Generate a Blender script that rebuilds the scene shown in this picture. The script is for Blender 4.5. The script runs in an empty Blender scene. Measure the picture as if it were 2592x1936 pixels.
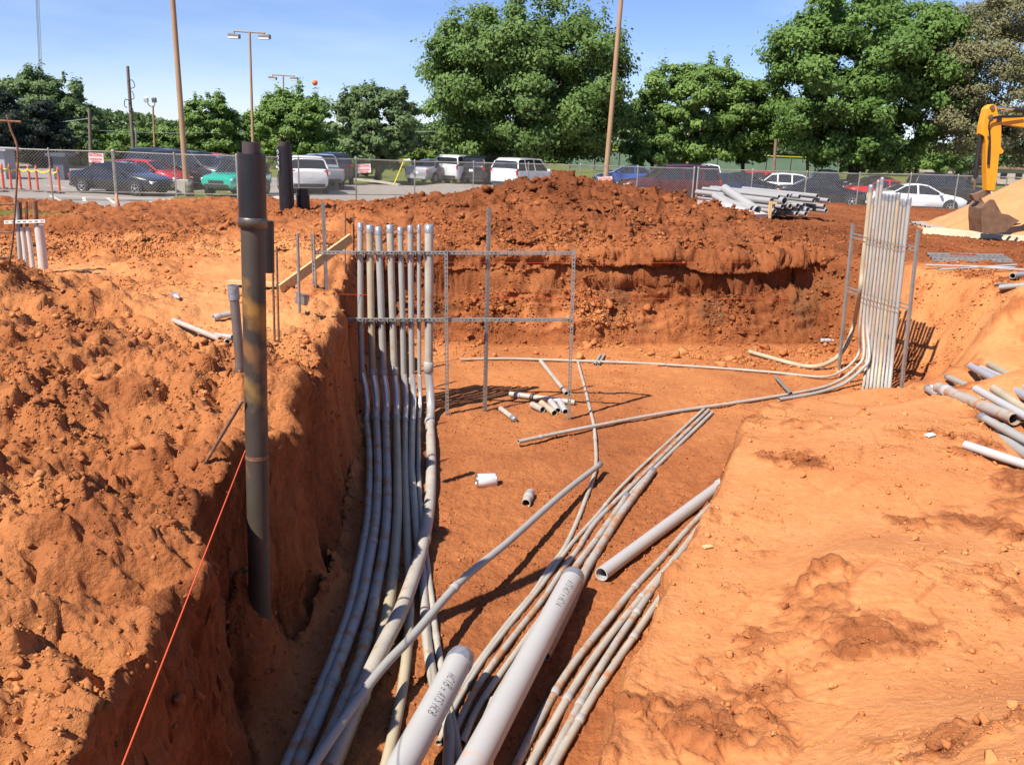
import bpy, bmesh, math, random
import numpy as np
from mathutils import Vector, Matrix
random.seed(7); rng = np.random.default_rng(7)
SC = bpy.context.scene
COL = SC.collection
rad = math.radians

# ------------------------------------------------------------------ camera
CAMZ = 3.5; PITCH = rad(15.35); ROLL = rad(2.1); FPX = 1296/math.tan(rad(30))
_f = Vector((0, math.cos(PITCH), -math.sin(PITCH)))
_r0 = Vector((1, 0, 0)); _u0 = Vector((0, math.sin(PITCH), math.cos(PITCH)))
_r = _r0*math.cos(ROLL) + _u0*math.sin(ROLL)
_u = _u0*math.cos(ROLL) - _r0*math.sin(ROLL)
CAM = Vector((0, 0, CAMZ))
cd = bpy.data.cameras.new('camera'); cam = bpy.data.objects.new('camera', cd); COL.objects.link(cam)
cd.angle = rad(60); cd.clip_end = 3000; cd.clip_start = 0.05
m = Matrix.Identity(4)
for i in range(3):
    m[i][0] = _r[i]; m[i][1] = _u[i]; m[i][2] = -_f[i]; m[i][3] = CAM[i]
cam.matrix_world = m
SC.camera = cam

# ------------------------------------------------------------------ light
SUN_EL = rad(50); SUN_AZ = rad(225)          # azimuth clockwise from +Y: behind the camera, to the left
w = bpy.data.worlds.new('World'); SC.world = w; w.use_nodes = True
nt = w.node_tree; nt.nodes.clear()
sky = nt.nodes.new('ShaderNodeTexSky'); sky.sky_type = 'NISHITA'; sky.sun_disc = False
sky.sun_elevation = SUN_EL; sky.sun_rotation = SUN_AZ; sky.air_density = 1.0; sky.dust_density = 0.0; sky.ozone_density = 3.0; sky.altitude = 1500
bg = nt.nodes.new('ShaderNodeBackground'); bg.inputs['Strength'].default_value = 0.066
wo = nt.nodes.new('ShaderNodeOutputWorld')
# thin streaks of cirrus in the sky
tc = nt.nodes.new('ShaderNodeTexCoord'); mp = nt.nodes.new('ShaderNodeMapping'); mp.inputs['Scale'].default_value = (2.2, 2.2, 13)
mp.inputs['Rotation'].default_value = (0, rad(3), 0)
nz = nt.nodes.new('ShaderNodeTexNoise'); nz.inputs['Scale'].default_value = 1.3; nz.inputs['Detail'].default_value = 6; nz.inputs['Roughness'].default_value = 0.55
cr = nt.nodes.new('ShaderNodeMapRange'); cr.inputs['From Min'].default_value = 0.44; cr.inputs['From Max'].default_value = 0.85
cr.inputs['To Min'].default_value = 0; cr.inputs['To Max'].default_value = 0.30
mx = nt.nodes.new('ShaderNodeMix'); mx.data_type = 'RGBA'; mx.inputs['B'].default_value = (9.0, 10.0, 11.4, 1)
L = nt.links.new
L(tc.outputs['Generated'], mp.inputs['Vector']); L(mp.outputs['Vector'], nz.inputs['Vector'])
L(nz.outputs['Fac'], cr.inputs['Value']); L(cr.outputs['Result'], mx.inputs['Factor'])
tn = nt.nodes.new('ShaderNodeMix'); tn.data_type = 'RGBA'; tn.blend_type = 'MULTIPLY'; tn.inputs['Factor'].default_value = 1; tn.inputs['B'].default_value = (.90, .94, 1.20, 1)
L(sky.outputs['Color'], tn.inputs['A']); L(tn.outputs['Result'], mx.inputs['A']); L(mx.outputs['Result'], bg.inputs['Color']); L(bg.outputs['Background'], wo.inputs['Surface'])
sd = bpy.data.lights.new('sun', 'SUN'); so = bpy.data.objects.new('sun', sd); COL.objects.link(so)
sd.energy = 4.2; sd.angle = rad(0.55); sd.color = (1.0, 0.94, 0.85)
sdir = Vector((math.sin(SUN_AZ)*math.cos(SUN_EL), math.cos(SUN_AZ)*math.cos(SUN_EL), math.sin(SUN_EL)))
so.rotation_euler = sdir.to_track_quat('Z', 'Y').to_euler(); so.location = (-20, -20, 30)
SC.view_settings.view_transform = 'Standard'; SC.view_settings.look = 'None'
SC.view_settings.exposure = 0.90; SC.view_settings.gamma = 1; SC.view_settings.use_curve_mapping = False
SC.cycles.max_bounces = 6; SC.cycles.diffuse_bounces = 1; SC.cycles.transparent_max_bounces = 6
SC.cycles.caustics_reflective = False; SC.cycles.caustics_refractive = False

# ------------------------------------------------------------------ measuring helpers (photo pixels 2592x1936 -> world points)
def _ray(px, py): return _f + _r*((px-1296)/FPX) + _u*((968-py)/FPX)
def at(px, py, z=0.0):
    d = _ray(px, py); return CAM + d*((z-CAM.z)/d.z)
def aty(px, py, Y):
    d = _ray(px, py); return CAM + d*(Y/d.y)

# ------------------------------------------------------------------ object helpers
def prop(o, label=None, cat=None, group=None, kind=None):
    if label: o['label'] = label
    if cat: o['category'] = cat
    if group: o['group'] = group
    if kind: o['kind'] = kind
    return o
def empty(name, loc=(0, 0, 0), rz=0.0, label=None, cat=None, group=None):
    o = bpy.data.objects.new(name, None); COL.objects.link(o); o.location = loc; o.rotation_euler = (0, 0, rz)
    o.empty_display_size = .1
    return prop(o, label, cat, group)
def link(name, me, mat, parent=None, world=False):
    o = bpy.data.objects.new(name, me); COL.objects.link(o)
    if mat is not None:
        for mm in (mat if isinstance(mat, (list, tuple)) else [mat]): me.materials.append(mm)
    if parent is not None:
        o.parent = parent
        if world:  # mesh given in world coordinates
            o.matrix_parent_inverse = world_matrix(parent).inverted()
    return o
def world_matrix(o):
    mm = Matrix.LocRotScale(o.location, o.rotation_euler, o.scale)
    if o.parent: mm = world_matrix(o.parent) @ o.matrix_parent_inverse @ mm
    return mm
def np_mesh(name, V, F_, smooth=False, mats=None):
    V = np.asarray(V, np.float32); F_ = np.asarray(F_, np.int32)
    me = bpy.data.meshes.new(name); n = F_.shape[1]
    me.vertices.add(len(V)); me.vertices.foreach_set('co', V.ravel())
    me.loops.add(F_.size); me.loops.foreach_set('vertex_index', F_.ravel())
    me.polygons.add(len(F_)); me.polygons.foreach_set('loop_start', np.arange(0, F_.size, n, dtype=np.int32))
    me.polygons.foreach_set('loop_total', np.full(len(F_), n, np.int32))
    if smooth: me.polygons.foreach_set('use_smooth', np.ones(len(F_), bool))
    me.update(calc_edges=True)
    return me
class MB:
    """collects simple shapes into one mesh"""
    def __init__(s): s.v = []; s.f = []; s.m = []; s.sm = []
    def add(s, vs, fs, mi=0, sm=False):
        b = len(s.v); s.v += [tuple(v) for v in vs]; s.f += [tuple(b+i for i in f) for f in fs]
        s.m += [mi]*len(fs); s.sm += [sm]*len(fs)
    def box(s, c, size, M=None, mi=0, bev=0.0):
        sx, sy, sz = [a/2 for a in size]; c = Vector(c)
        if bev <= 0:
            vs = [Vector((x*sx, y*sy, z*sz)) for x in (-1, 1) for y in (-1, 1) for z in (-1, 1)]
            fs = [(0, 1, 3, 2), (4, 6, 7, 5), (0, 4, 5, 1), (2, 3, 7, 6), (0, 2, 6, 4), (1, 5, 7, 3)]
        else:
            bm = bmesh.new(); bmesh.ops.create_cube(bm, size=1)
            for v in bm.verts: v.co = Vector((v.co.x*2*sx, v.co.y*2*sy, v.co.z*2*sz))
            bmesh.ops.bevel(bm, geom=bm.edges[:], offset=bev, segments=2, affect='EDGES', profile=.6)
            bm.verts.index_update(); vs = [v.co.copy() for v in bm.verts]; fs = [tuple(v.index for v in f.verts) for f in bm.faces]; bm.free()
        if M is not None: vs = [M @ v for v in vs]
        s.add([v+c for v in vs], fs, mi)
    def bar(s, p0, p1, wid, th, up=(0, 0, 1), mi=0):
        p0, p1 = Vector(p0), Vector(p1); d = p1-p0; x = d.normalized(); y = Vector(up).cross(x)
        if y.length < 1e-4: y = Vector((1, 0, 0)).cross(x)
        y.normalize(); z = x.cross(y)
        M = Matrix((x, y, z)).transposed()
        s.box((p0+p1)/2, (d.length, wid, th), M, mi)
    def tube(s, pts, r, seg=12, caps=True, mi=0, inner=0.0, radii=None, sm=True):
        pts = [Vector(p) for p in pts]; n = len(pts); rs = radii or [r]*n
        T = []
        for i in range(n):
            a = pts[max(0, i-1)]; b = pts[min(n-1, i+1)]; T.append((b-a).normalized())
        ref = Vector((0, 0, 1)) if abs(T[0].z) < .9 else Vector((0, 1, 0))
        N = (ref - T[0]*ref.dot(T[0])).normalized(); rings = []
        for i in range(n):
            N = (N - T[i]*N.dot(T[i])).normalized(); B = T[i].cross(N)
            rings.append([pts[i] + (N*math.cos(2*math.pi*k/seg) + B*math.sin(2*math.pi*k/seg))*rs[i] for k in range(seg)])
        vs = [v for rg in rings for v in rg]; fs = []
        for i in range(n-1):
            for k in range(seg):
                a = i*seg+k; b = i*seg+(k+1) % seg; fs.append((a, b, b+seg, a+seg))
        s.add(vs, fs, mi, sm)
        for e in (0, 1):
            rg = rings[0] if e == 0 else rings[-1]; c = pts[0] if e == 0 else pts[-1]; t = T[0] if e == 0 else -T[-1]
            if inner > 0 and caps is True or (inner > 0 and caps == (e+1)):
                ri = inner/ (rs[0] if e == 0 else rs[-1])
                inn = [c + (v-c)*ri for v in rg]; dep = [v + t*min(rs[0]*14, .46*sum((pts[q+1]-pts[q]).length for q in range(n-1))) for v in inn]
                vs = list(rg)+inn+dep; f2 = []
                for k in range(seg):
                    k2 = (k+1) % seg
                    if e == 0: f2 += [(k2, k, seg+k, seg+k2), (seg+k2, seg+k, 2*seg+k, 2*seg+k2)]
                    else: f2 += [(k, k2, seg+k2, seg+k), (seg+k, seg+k2, 2*seg+k2, 2*seg+k)]
                f2.append(tuple(2*seg+k for k in (range(seg) if e else reversed(range(seg)))))
                s.add(vs, f2, mi, False)
            elif caps:
                s.add(rg, [tuple(range(seg)) if e else tuple(reversed(range(seg)))], mi, False)
        return s
    def lathe(s, prof, c=(0, 0, 0), seg=24, M=None, mi=0, sm=True):
        c = Vector(c); vs = []; fs = []
        for (r_, z_) in prof:
            for k in range(seg):
                v = Vector((r_*math.cos(2*math.pi*k/seg), r_*math.sin(2*math.pi*k/seg), z_))
                vs.append(c + (M @ v if M is not None else v))
        for i in range(len(prof)-1):
            for k in range(seg):
                a = i*seg+k; b = i*seg+(k+1) % seg; fs.append((a, b, b+seg, a+seg))
        s.add(vs, fs, mi, sm)
    def build(s, name, mat, parent=None, world=False, autosmooth=False):
        me = bpy.data.meshes.new(name); me.from_pydata(s.v, [], s.f)
        me.polygons.foreach_set('material_index', s.m); me.polygons.foreach_set('use_smooth', s.sm)
        me.update()
        return link(name, me, mat, parent, world)
def catmull(P, per=10):
    P = [Vector(p) for p in P]; out = []
    Q = [P[0]*2-P[1]] + P + [P[-1]*2-P[-2]]
    for i in range(1, len(Q)-2):
        a, b, c, d = Q[i-1:i+3]
        n = max(2, int(per))
        for k in range(n):
            t = k/n
            out.append(0.5*((2*b) + (c-a)*t + (2*a-5*b+4*c-d)*t*t + (3*b-a-3*c+d)*t**3))
    out.append(P[-1]); return out

# ------------------------------------------------------------------ materials
def newmat(name):
    mt = bpy.data.materials.new(name); mt.use_nodes = True
    return mt, mt.node_tree, mt.node_tree.nodes['Principled BSDF']
def mat(name, col, rough=.6, metal=0.0, var=.12, scale=6.0, bump=0.0, bscale=60, spec=.5, coat=0.0, stain=None, stain_amt=.5, stain_scale=5.0, trans=0.0, emis=None, stretch=None):
    mt, t, b = newmat(name); N = t.nodes; K = t.links.new
    b.inputs['Roughness'].default_value = rough; b.inputs['Metallic'].default_value = metal
    b.inputs['Specular IOR Level'].default_value = spec
    if coat: b.inputs['Coat Weight'].default_value = coat; b.inputs['Coat Roughness'].default_value = .04
    tcn = N.new('ShaderNodeTexCoord'); src = tcn.outputs['Object']
    if stretch:
        mpn = N.new('ShaderNodeMapping'); mpn.inputs['Scale'].default_value = stretch; K(src, mpn.inputs['Vector']); src = mpn.outputs['Vector']
    n1 = N.new('ShaderNodeTexNoise'); n1.inputs['Scale'].default_value = scale; n1.inputs['Detail'].default_value = 5; K(src, n1.inputs['Vector'])
    mr = N.new('ShaderNodeMapRange'); mr.inputs['From Min'].default_value = .3; mr.inputs['From Max'].default_value = .7
    mr.inputs['To Min'].default_value = 1-var; mr.inputs['To Max'].default_value = 1+var; K(n1.outputs['Fac'], mr.inputs['Value'])
    mu = N.new('ShaderNodeVectorMath'); mu.operation = 'SCALE'; mu.inputs[0].default_value = col[:3]; K(mr.outputs['Result'], mu.inputs['Scale'])
    out = mu.outputs['Vector']
    if stain:
        n2 = N.new('ShaderNodeTexNoise'); n2.inputs['Scale'].default_value = stain_scale; n2.inputs['Detail'].default_value = 7; n2.inputs['Roughness'].default_value = .65; K(src, n2.inputs['Vector'])
        m2 = N.new('ShaderNodeMapRange'); c0 = .72-.36*stain_amt
        m2.inputs['From Min'].default_value = c0; m2.inputs['From Max'].default_value = c0+.1; K(n2.outputs['Fac'], m2.inputs['Value'])
        mm = N.new('ShaderNodeMix'); mm.data_type = 'RGBA'; mm.inputs['B'].default_value = (*stain, 1)
        K(m2.outputs['Result'], mm.inputs['Factor']); K(out, mm.inputs['A']); out = mm.outputs['Result']
    K(out, b.inputs['Base Color'])
    if bump:
        n3 = N.new('ShaderNodeTexNoise'); n3.inputs['Scale'].default_value = bscale; n3.inputs['Detail'].default_value = 4; K(src, n3.inputs['Vector'])
        bp = N.new('ShaderNodeBump'); bp.inputs['Strength'].default_value = bump; bp.inputs['Distance'].default_value = .01; K(n3.outputs['Fac'], bp.inputs['Height']); K(bp.outputs['Normal'], b.inputs['Normal'])
    if trans: b.inputs['Transmission Weight'].default_value = trans
    if emis: b.inputs['Emission Color'].default_value = (*emis, 1); b.inputs['Emission Strength'].default_value = 1
    return mt
DIRT = (.50, .17, .062)
M = {}
M['pvc'] = mat('pvc_grey', (.36, .345, .315), .42, var=.06, stain=DIRT, stain_amt=.18)
M['pvc_dirty'] = mat('pvc_muddy', (.38, .35, .31), .55, var=.1, stain=(.42, .21, .10), stain_amt=.60, stain_scale=7.5)
M['pvc_tan'] = mat('pvc_sunbleached', (.42, .35, .235), .5, var=.16, scale=3, stain=(.52, .24, .10), stain_amt=.3)
M['pvc_tan2'] = mat('pvc_dusty', (.41, .37, .31), .5, var=.14, scale=4, stain=(.46, .22, .10), stain_amt=.4, stain_scale=11)
M['pvc_light'] = mat('pvc_pale', (.44, .425, .41), .38, var=.03, stain=(.58, .33, .2), stain_amt=.1, stain_scale=2.5)
M['tape'] = mat('duct_tape', (.30, .31, .33), .35, metal=.35, var=.2, scale=25, bump=.6, bscale=40)
M['coupling'] = mat('pvc_coupling', (.39, .37, .35), .45, var=.08, stain=DIRT, stain_amt=.25)
M['galv'] = mat('galvanised_steel', (.30, .285, .26), .5, metal=.45, var=.16, scale=14, stain=(.35, .20, .11), stain_amt=.25, stain_scale=9)
M['fence'] = mat('weathered_fence_steel', (.34, .31, .27), .55, metal=.4, var=.2, scale=3)
M['rust'] = mat('rusty_steel', (.20, .095, .05), .8, var=.35, scale=20, bump=.4)
M['casing'] = mat('dusty_black_pipe', (.050, .038, .028), .6, var=.4, scale=5, stain=(.16, .075, .03), stain_amt=.34, stain_scale=10, stretch=(1, 1, .5))
M['blackpipe'] = mat('black_pipe', (.014, .013, .016), .38, var=.3, scale=12, bump=.15)
M['wood'] = mat('raw_lumber', (.58, .38, .17), .7, var=.2, scale=5, stretch=(1, 8, 8), bump=.2)
M['redstring'] = mat('orange_string', (.75, .10, .03), .6, var=.05)
M['tanstring'] = mat('tan_twine', (.50, .26, .10), .8, var=.1)
M['orange'] = mat('orange_plastic', (.85, .12, .03), .45, var=.08)
M['yellow'] = mat('yellow_plastic', (.75, .58, .05), .5, var=.08)
M['whiteplastic'] = mat('white_plastic', (.78, .76, .73), .45, var=.05)
M['whitepaintcan'] = mat('white_can_label', (.74, .72, .72), .4, var=.04, stain=DIRT, stain_amt=.12)
M['tin'] = mat('tin_metal', (.62, .60, .55), .25, metal=.9, var=.1)
M['pole'] = mat('tan_painted_pole', (.36, .22, .12), .55, var=.08, scale=1.5)
M['woodpole'] = mat('weathered_pole_wood', (.17, .13, .11), .85, var=.25, scale=6, stretch=(4, 4, .5))
M['concrete'] = mat('concrete', (.46, .42, .36), .9, var=.12, scale=2, bump=.3)
M['tyre'] = mat('tyre_rubber', (.02, .02, .02), .8, var=.1)
M['rim'] = mat('alloy_rim', (.62, .62, .64), .3, metal=.7, var=.05)
M['carglass'] = mat('tinted_car_glass', (.02, .024, .028), .06, var=.05, spec=.8)
M['trim'] = mat('black_trim', (.02, .02, .022), .5, var=.1)
M['redlight'] = mat('red_lens', (.45, .02, .02), .2, var=.05)
M['clearlight'] = mat('clear_lens', (.7, .7, .7), .12, var=.05)
M['amber'] = mat('amber_lens', (.6, .2, .03), .25, var=.05)
M['lampgrey'] = mat('lamp_housing', (.20, .18, .17), .5, var=.1)
M['lampwhite'] = mat('lamp_lens', (.72, .74, .72), .3, var=.04)
M['ink'] = mat('black_marker', (.045, .04, .05), .6, var=.02)
M['darkink'] = M['ink']
M['signwhite'] = mat('sign_board', (.72, .60, .56), .5, var=.05)
M['signred'] = mat('sign_red_ink', (.6, .05, .06), .5, var=.05)
M['exc'] = mat('yellow_machine_paint', (.80, .33, .015), .42, var=.07, scale=4, stain=(.30, .14, .05), stain_amt=.12)
M['bucketsteel'] = mat('worn_bucket_steel', (.21, .12, .07), .6, metal=.2, var=.25, scale=6)
M['chrome'] = mat('chrome_rod', (.8, .8, .82), .12, metal=1.0, var=.02)
M['hose'] = mat('black_hose', (.02, .018, .018), .5, var=.1)
M['greenscreen'] = mat('green_windscreen', (.13, .20, .13), .8, var=.1, scale=1)
M['palefabric'] = mat('pale_plywood', (.66, .55, .38), .8, var=.1, scale=3)
M['whitefabric'] = mat('white_felt', (.62, .56, .52), .9, var=.1, scale=3)
M['bark'] = mat('tree_bark', (.09, .065, .045), .9, var=.3, scale=8, bump=.5, bscale=20)
M['beigewall'] = mat('beige_wall', (.52, .42, .33), .85, var=.06, scale=1)
M['roof'] = mat('brown_roof', (.25, .14, .10), .85, var=.1, scale=1)
M['bluegrey'] = mat('blue_grey_sheet', (.07, .085, .12), .6, var=.15, scale=1)

M['galv2'] = mat('muddy_galvanised_steel', (.20, .17, .15), .5, metal=.5, var=.2, scale=8, stain=(.28, .15, .08), stain_amt=.45, stain_scale=5)
M['oldpipe'] = mat('dull_brown_black_pipe', (.06, .04, .042), .6, var=.3, scale=8, stain=(.25, .09, .04), stain_amt=.2)
M['bandsteel'] = mat('band_steel', (.13, .11, .09), .4, metal=.6, var=.3, scale=9)
M['rebar'] = mat('rebar_steel', (.30, .17, .11), .6, metal=.3, var=.35, scale=20)
M['pvc_elbow'] = mat('pvc_elbow', (.62, .59, .55), .28, metal=.55, var=.05, stain=(.5, .3, .18), stain_amt=.2)
M['pvc_white'] = mat('white_pvc', (.56, .50, .45), .5, var=.05, stain=(.6, .33, .2), stain_amt=.25)
M['pvc_white2'] = mat('pale_duct_pvc', (.32, .31, .30), .45, var=.04)
M['pvc_blue'] = mat('bluish_pvc', (.36, .365, .41), .45, var=.05)
M['fadedorange'] = mat('faded_orange_rubber', (.50, .24, .13), .7, var=.15)
M['orangeball'] = mat('orange_ball_paint', (.85, .16, .06), .5, var=.05)
M['barrel'] = mat('barrel_paint', (.13, .12, .08), .7, var=.2)
M['woodpole2'] = mat('tan_timber', (.22, .13, .09), .85, var=.2, scale=4)
M['container'] = mat('container_sheet', (.38, .38, .42), .6, var=.15, scale=8, stretch=(6, 6, .2))
M['whitewall'] = mat('white_wall', (.72, .72, .70), .8, var=.04)
M['wirem'] = mat('aluminium_wire', (.42, .44, .44), .5, var=.05)
def casing_mat():
    mt = M['casing']; t = mt.node_tree; N = t.nodes; K = t.links.new; b = N['Principled BSDF']; src = b.inputs['Base Color'].links[0].from_socket
    g = N.new('ShaderNodeNewGeometry'); sx = N.new('ShaderNodeSeparateXYZ'); K(g.outputs['Position'], sx.inputs[0]); n = N.new('ShaderNodeTexNoise'); n.inputs['Scale'].default_value = 9; n.inputs['Detail'].default_value = 4; K(g.outputs['Position'], n.inputs['Vector'])
    for z0, wd, c in ((2.52, .075, (.30, .14, .025)), (2.24, .045, (.19, .085, .03)), (2.03, .055, (.23, .13, .035))):
        # a spray mark slanting round the pipe at height z0
        a = N.new('ShaderNodeMath'); a.operation = 'MULTIPLY_ADD'; a.inputs[1].default_value = 1.1; a.inputs[2].default_value = 1.1*1.47-z0; K(sx.outputs['X'], a.inputs[0])
        d = N.new('ShaderNodeMath'); d.operation = 'ADD'; K(a.outputs[0], d.inputs[0]); K(sx.outputs['Z'], d.inputs[1])
        ab = N.new('ShaderNodeMath'); ab.operation = 'ABSOLUTE'; K(d.outputs[0], ab.inputs[0])
        ad = N.new('ShaderNodeMath'); ad.operation = 'MULTIPLY_ADD'; ad.inputs[1].default_value = -.34; K(n.outputs['Fac'], ad.inputs[0]); K(ab.outputs[0], ad.inputs[2])
        r_ = N.new('ShaderNodeMapRange'); r_.inputs['From Min'].default_value = wd-.13; r_.inputs['From Max'].default_value = wd-.24; K(ad.outputs[0], r_.inputs['Value'])
        m_ = N.new('ShaderNodeMix'); m_.data_type = 'RGBA'; m_.inputs['B'].default_value = (*c, 1); K(r_.outputs['Result'], m_.inputs['Factor']); K(src, m_.inputs['A']); src = m_.outputs['Result']
    K(src, b.inputs['Base Color'])
casing_mat()
def bottle_mat():
    mt, t, b = newmat('clear_plastic'); b.inputs['Base Color'].default_value = (.85, .85, .9, 1); b.inputs['Roughness'].default_value = .15; b.inputs['Transmission Weight'].default_value = .55; return mt
M['bottle'] = bottle_mat()

# ------------------------------------------------------------------ numpy noise
def _h(ix, iy, iz, s):
    n = (ix*73856093) ^ (iy*19349663) ^ (iz*83492791) ^ (s*2654435761 & 0x7fffffff)
    n = n & 0xffffffff
    n = (n ^ (n >> 15))*2246822519 & 0xffffffff; n = (n ^ (n >> 13))*3266489917 & 0xffffffff; n = n ^ (n >> 16)
    return (n & 0xffffff)/float(0xffffff)
def vnoise(x, y, z, s=0):
    ix = np.floor(x).astype(np.int64); iy = np.floor(y).astype(np.int64); iz = np.floor(z).astype(np.int64)
    fx, fy, fz = x-ix, y-iy, z-iz
    fx = fx*fx*fx*(fx*(fx*6-15)+10); fy = fy*fy*fy*(fy*(fy*6-15)+10); fz = fz*fz*fz*(fz*(fz*6-15)+10)
    r = 0
    for dx in (0, 1):
        wx = fx if dx else 1-fx
        for dy in (0, 1):
            wy = fy if dy else 1-fy
            for dz in (0, 1):
                r = r + wx*wy*(fz if dz else 1-fz)*_h(ix+dx, iy+dy, iz+dz, s)
    return r*2-1
def fbm(x, y, z, sc, octv=4, gain=.5, s=0, billow=False):
    a = 1; t = 0; fr = 1/sc; n = 0
    for o in range(octv):
        v = vnoise(x*fr+o*17.3, y*fr-o*9.1, z*fr+o*4.7, s+o)
        if billow: v = 1-2*np.abs(v)
        t = t + a*v; n += a; a *= gain; fr *= 2.03
    return t/n
def worley(x, y, z, sc, s=0, dens=1.0):
    """distance to nearest feature point (3-D), in cells, and a random value of that cell"""
    x = x/sc; y = y/sc; z = z/sc
    ix = np.floor(x).astype(np.int64); iy = np.floor(y).astype(np.int64); iz = np.floor(z).astype(np.int64)
    best = np.full(x.shape, 9.0); val = np.zeros(x.shape); sec = np.full(x.shape, 9.0)
    for dx in (-1, 0, 1):
        for dy in (-1, 0, 1):
            for dz in (-1, 0, 1):
                cx, cy, cz = ix+dx, iy+dy, iz+dz
                px = cx+_h(cx, cy, cz, s+11); py = cy+_h(cx, cy, cz, s+12); pz = cz+_h(cx, cy, cz, s+13)
                d = np.sqrt((x-px)**2+(y-py)**2+(z-pz)**2)
                c = d < best
                sec = np.where(c, best, np.minimum(sec, d)); val = np.where(c, _h(cx, cy, cz, s+14), val); best = np.where(c, d, best)
    return best, val, sec
def sstep(a, b, x):
    t = np.clip((x-a)/(b-a), 0, 1); return t*t*(3-2*t)

# ------------------------------------------------------------------ terrain
FLOOR = np.array([(-1.42, 0), (-1.40, 3), (-1.42, 4.2), (-1.58, 4.65), (-1.60, 5.2), (-1.43, 5.6), (-1.40, 6.4), (-1.72, 9), (-1.97, 11), (-2.3, 13.5), (-2.35, 15.2), (-.5, 15.25), (1.5, 15.4), (3, 15.8), (5.9, 16.3),
                  (6.4, 14.6), (6.45, 13.4), (6.0, 12.6), (5.2, 11.9), (4.5, 11.5), (3.5, 11.0), (2.65, 9.9), (2.22, 8.9), (1.84, 7.65), (1.61, 6.95), (1.36, 6.15), (1.15, 5.7), (.95, 5.2), (.60, 4.25), (.43, 3.75), (.2, 2.9), (-.1, 1.8), (-.6, 0)])
TRENCH = np.array([(-22, 17.3), (-9.2, 17.0), (-9.0, 18.6), (-22, 19.2)])
def polydist(x, y, P):
    d = np.full(x.shape, 1e9); ins = np.zeros(x.shape, bool); n = len(P)
    for i in range(n):
        ax, ay = P[i]; bx, by = P[(i+1) % n]; ex, ey = bx-ax, by-ay
        t = np.clip(((x-ax)*ex+(y-ay)*ey)/(ex*ex+ey*ey), 0, 1)
        d = np.minimum(d, np.hypot(x-ax-t*ex, y-ay-t*ey))
        c = (ay > y) != (by > y)
        if ey != 0: ins ^= c & (x < ex*(y-ay)/ey+ax)
    return np.where(ins, -d, d)
# bank heights: x, y, z, run of the slope up from the floor
CP = np.array([(-1.8, 2.5, 1.42, .16), (-3, 3, 1.62, .2), (-1.75, 4.1, 1.45, .18), (-1.78, 4.9, 1.45, .18), (-1.8, 5.5, 1.47, .24), (-2.3, 5, 1.5, .2), (-4, 5, 1.72, .2), (-2.4, 7, 1.5, .2), (-4.2, 7.2, 1.85, .2), (-6, 7, 2.2, .2), (-5.6, 8.6, 2.15, .2),
               (-4.2, 9.3, 1.6, .2), (-3, 9, 1.48, .22), (-2.6, 11, 1.5, .25), (-5, 12, 1.5, .3), (-3, 15, 1.5, .35), (-8, 14.5, 1.45, .3), (-8, 20, 1.4, .3), (-5, 22, 1.5, .3), (-14, 15, 1.4, .3), (-14, 22, 1.15, .3), (-10, 26, .95, .3), (-3, 26, 1.25, .3), (-6, 30, .95, .3), (-14, 27, .8, .3), (-1, 31, .95, .3),
               (0, 0, 1.9, .4), (1, 1, 1.9, .4), (.15, 2.0, 1.35, .22), (.32, 3.1, 1.03, .2), (.5, 3.6, 1.0, .2), (.82, 4.4, 1.0, .2), (1.05, 4.85, 1.0, .2), (1.3, 5.4, 1.0, .22), (1.5, 6.1, 1.06, .2), (1.75, 6.9, 1.06, .22), (2.0, 7.7, 1.02, .25), (2.35, 8.6, .93, .38), (3.05, 9.8, .72, .6), (4.0, 10.5, .60, .7), (4.9, 10.9, .62, .75), (5.6, 11.2, .70, .8), (6.6, 11.8, .95, 1.0),
               (2, 2, 1.75, .5), (2.2, 4.5, 1.3, .5), (4, 2, 1.95, .5), (3, 6.4, 1.15, .5), (4.7, 8.4, 1.06, .6), (6, 9.2, 1.28, .8), (5, 5, 1.55, .5), (7.8, 13.3, 1.62, 1.15), (8, 16, 1.6, .9), (9, 11, 1.75, 1.0), (12, 15, 1.6, 1.0), (8, 6, 1.9, .5), (12, 8, 2.0, .5),
               (0, 16.4, 1.5, .62), (3, 16.8, 1.5, .62), (6, 17.3, 1.52, .6), (-2, 17, 1.5, .5), (10, 20, 1.5, .8), (10, 26, 1.4, .8), (16, 20, 1.4, .8), (4, 27, 1.4, .8), (18, 28, 1.0, .8), (-20, 28, .75, .3), (-20, 23, .9, .3)])
def idw(x, y, col):
    num = 0; den = 0
    for p in CP:
        w_ = 1/(((x-p[0])**2+(y-p[1])**2)**1.6+.06); num = num+w_*p[col]; den = den+w_
    return num/den
def dirtline(x):   # where the spoil ends and the parking lot starts
    return np.interp(x, [-30, -18, -14.5, -12, -8, -2, 4, 10, 16, 30], [31.5, 30.5, 31.5, 33.3, 34.0, 36.5, 39, 40.5, 40, 39])
def gauss(x, y, cx, cy, sx, sy, a, rot=0.0):
    c, s_ = math.cos(rot), math.sin(rot); u = (x-cx)*c+(y-cy)*s_; v = -(x-cx)*s_+(y-cy)*c
    return a*np.exp(-(u/sx)**2-(v/sy)**2)
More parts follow.
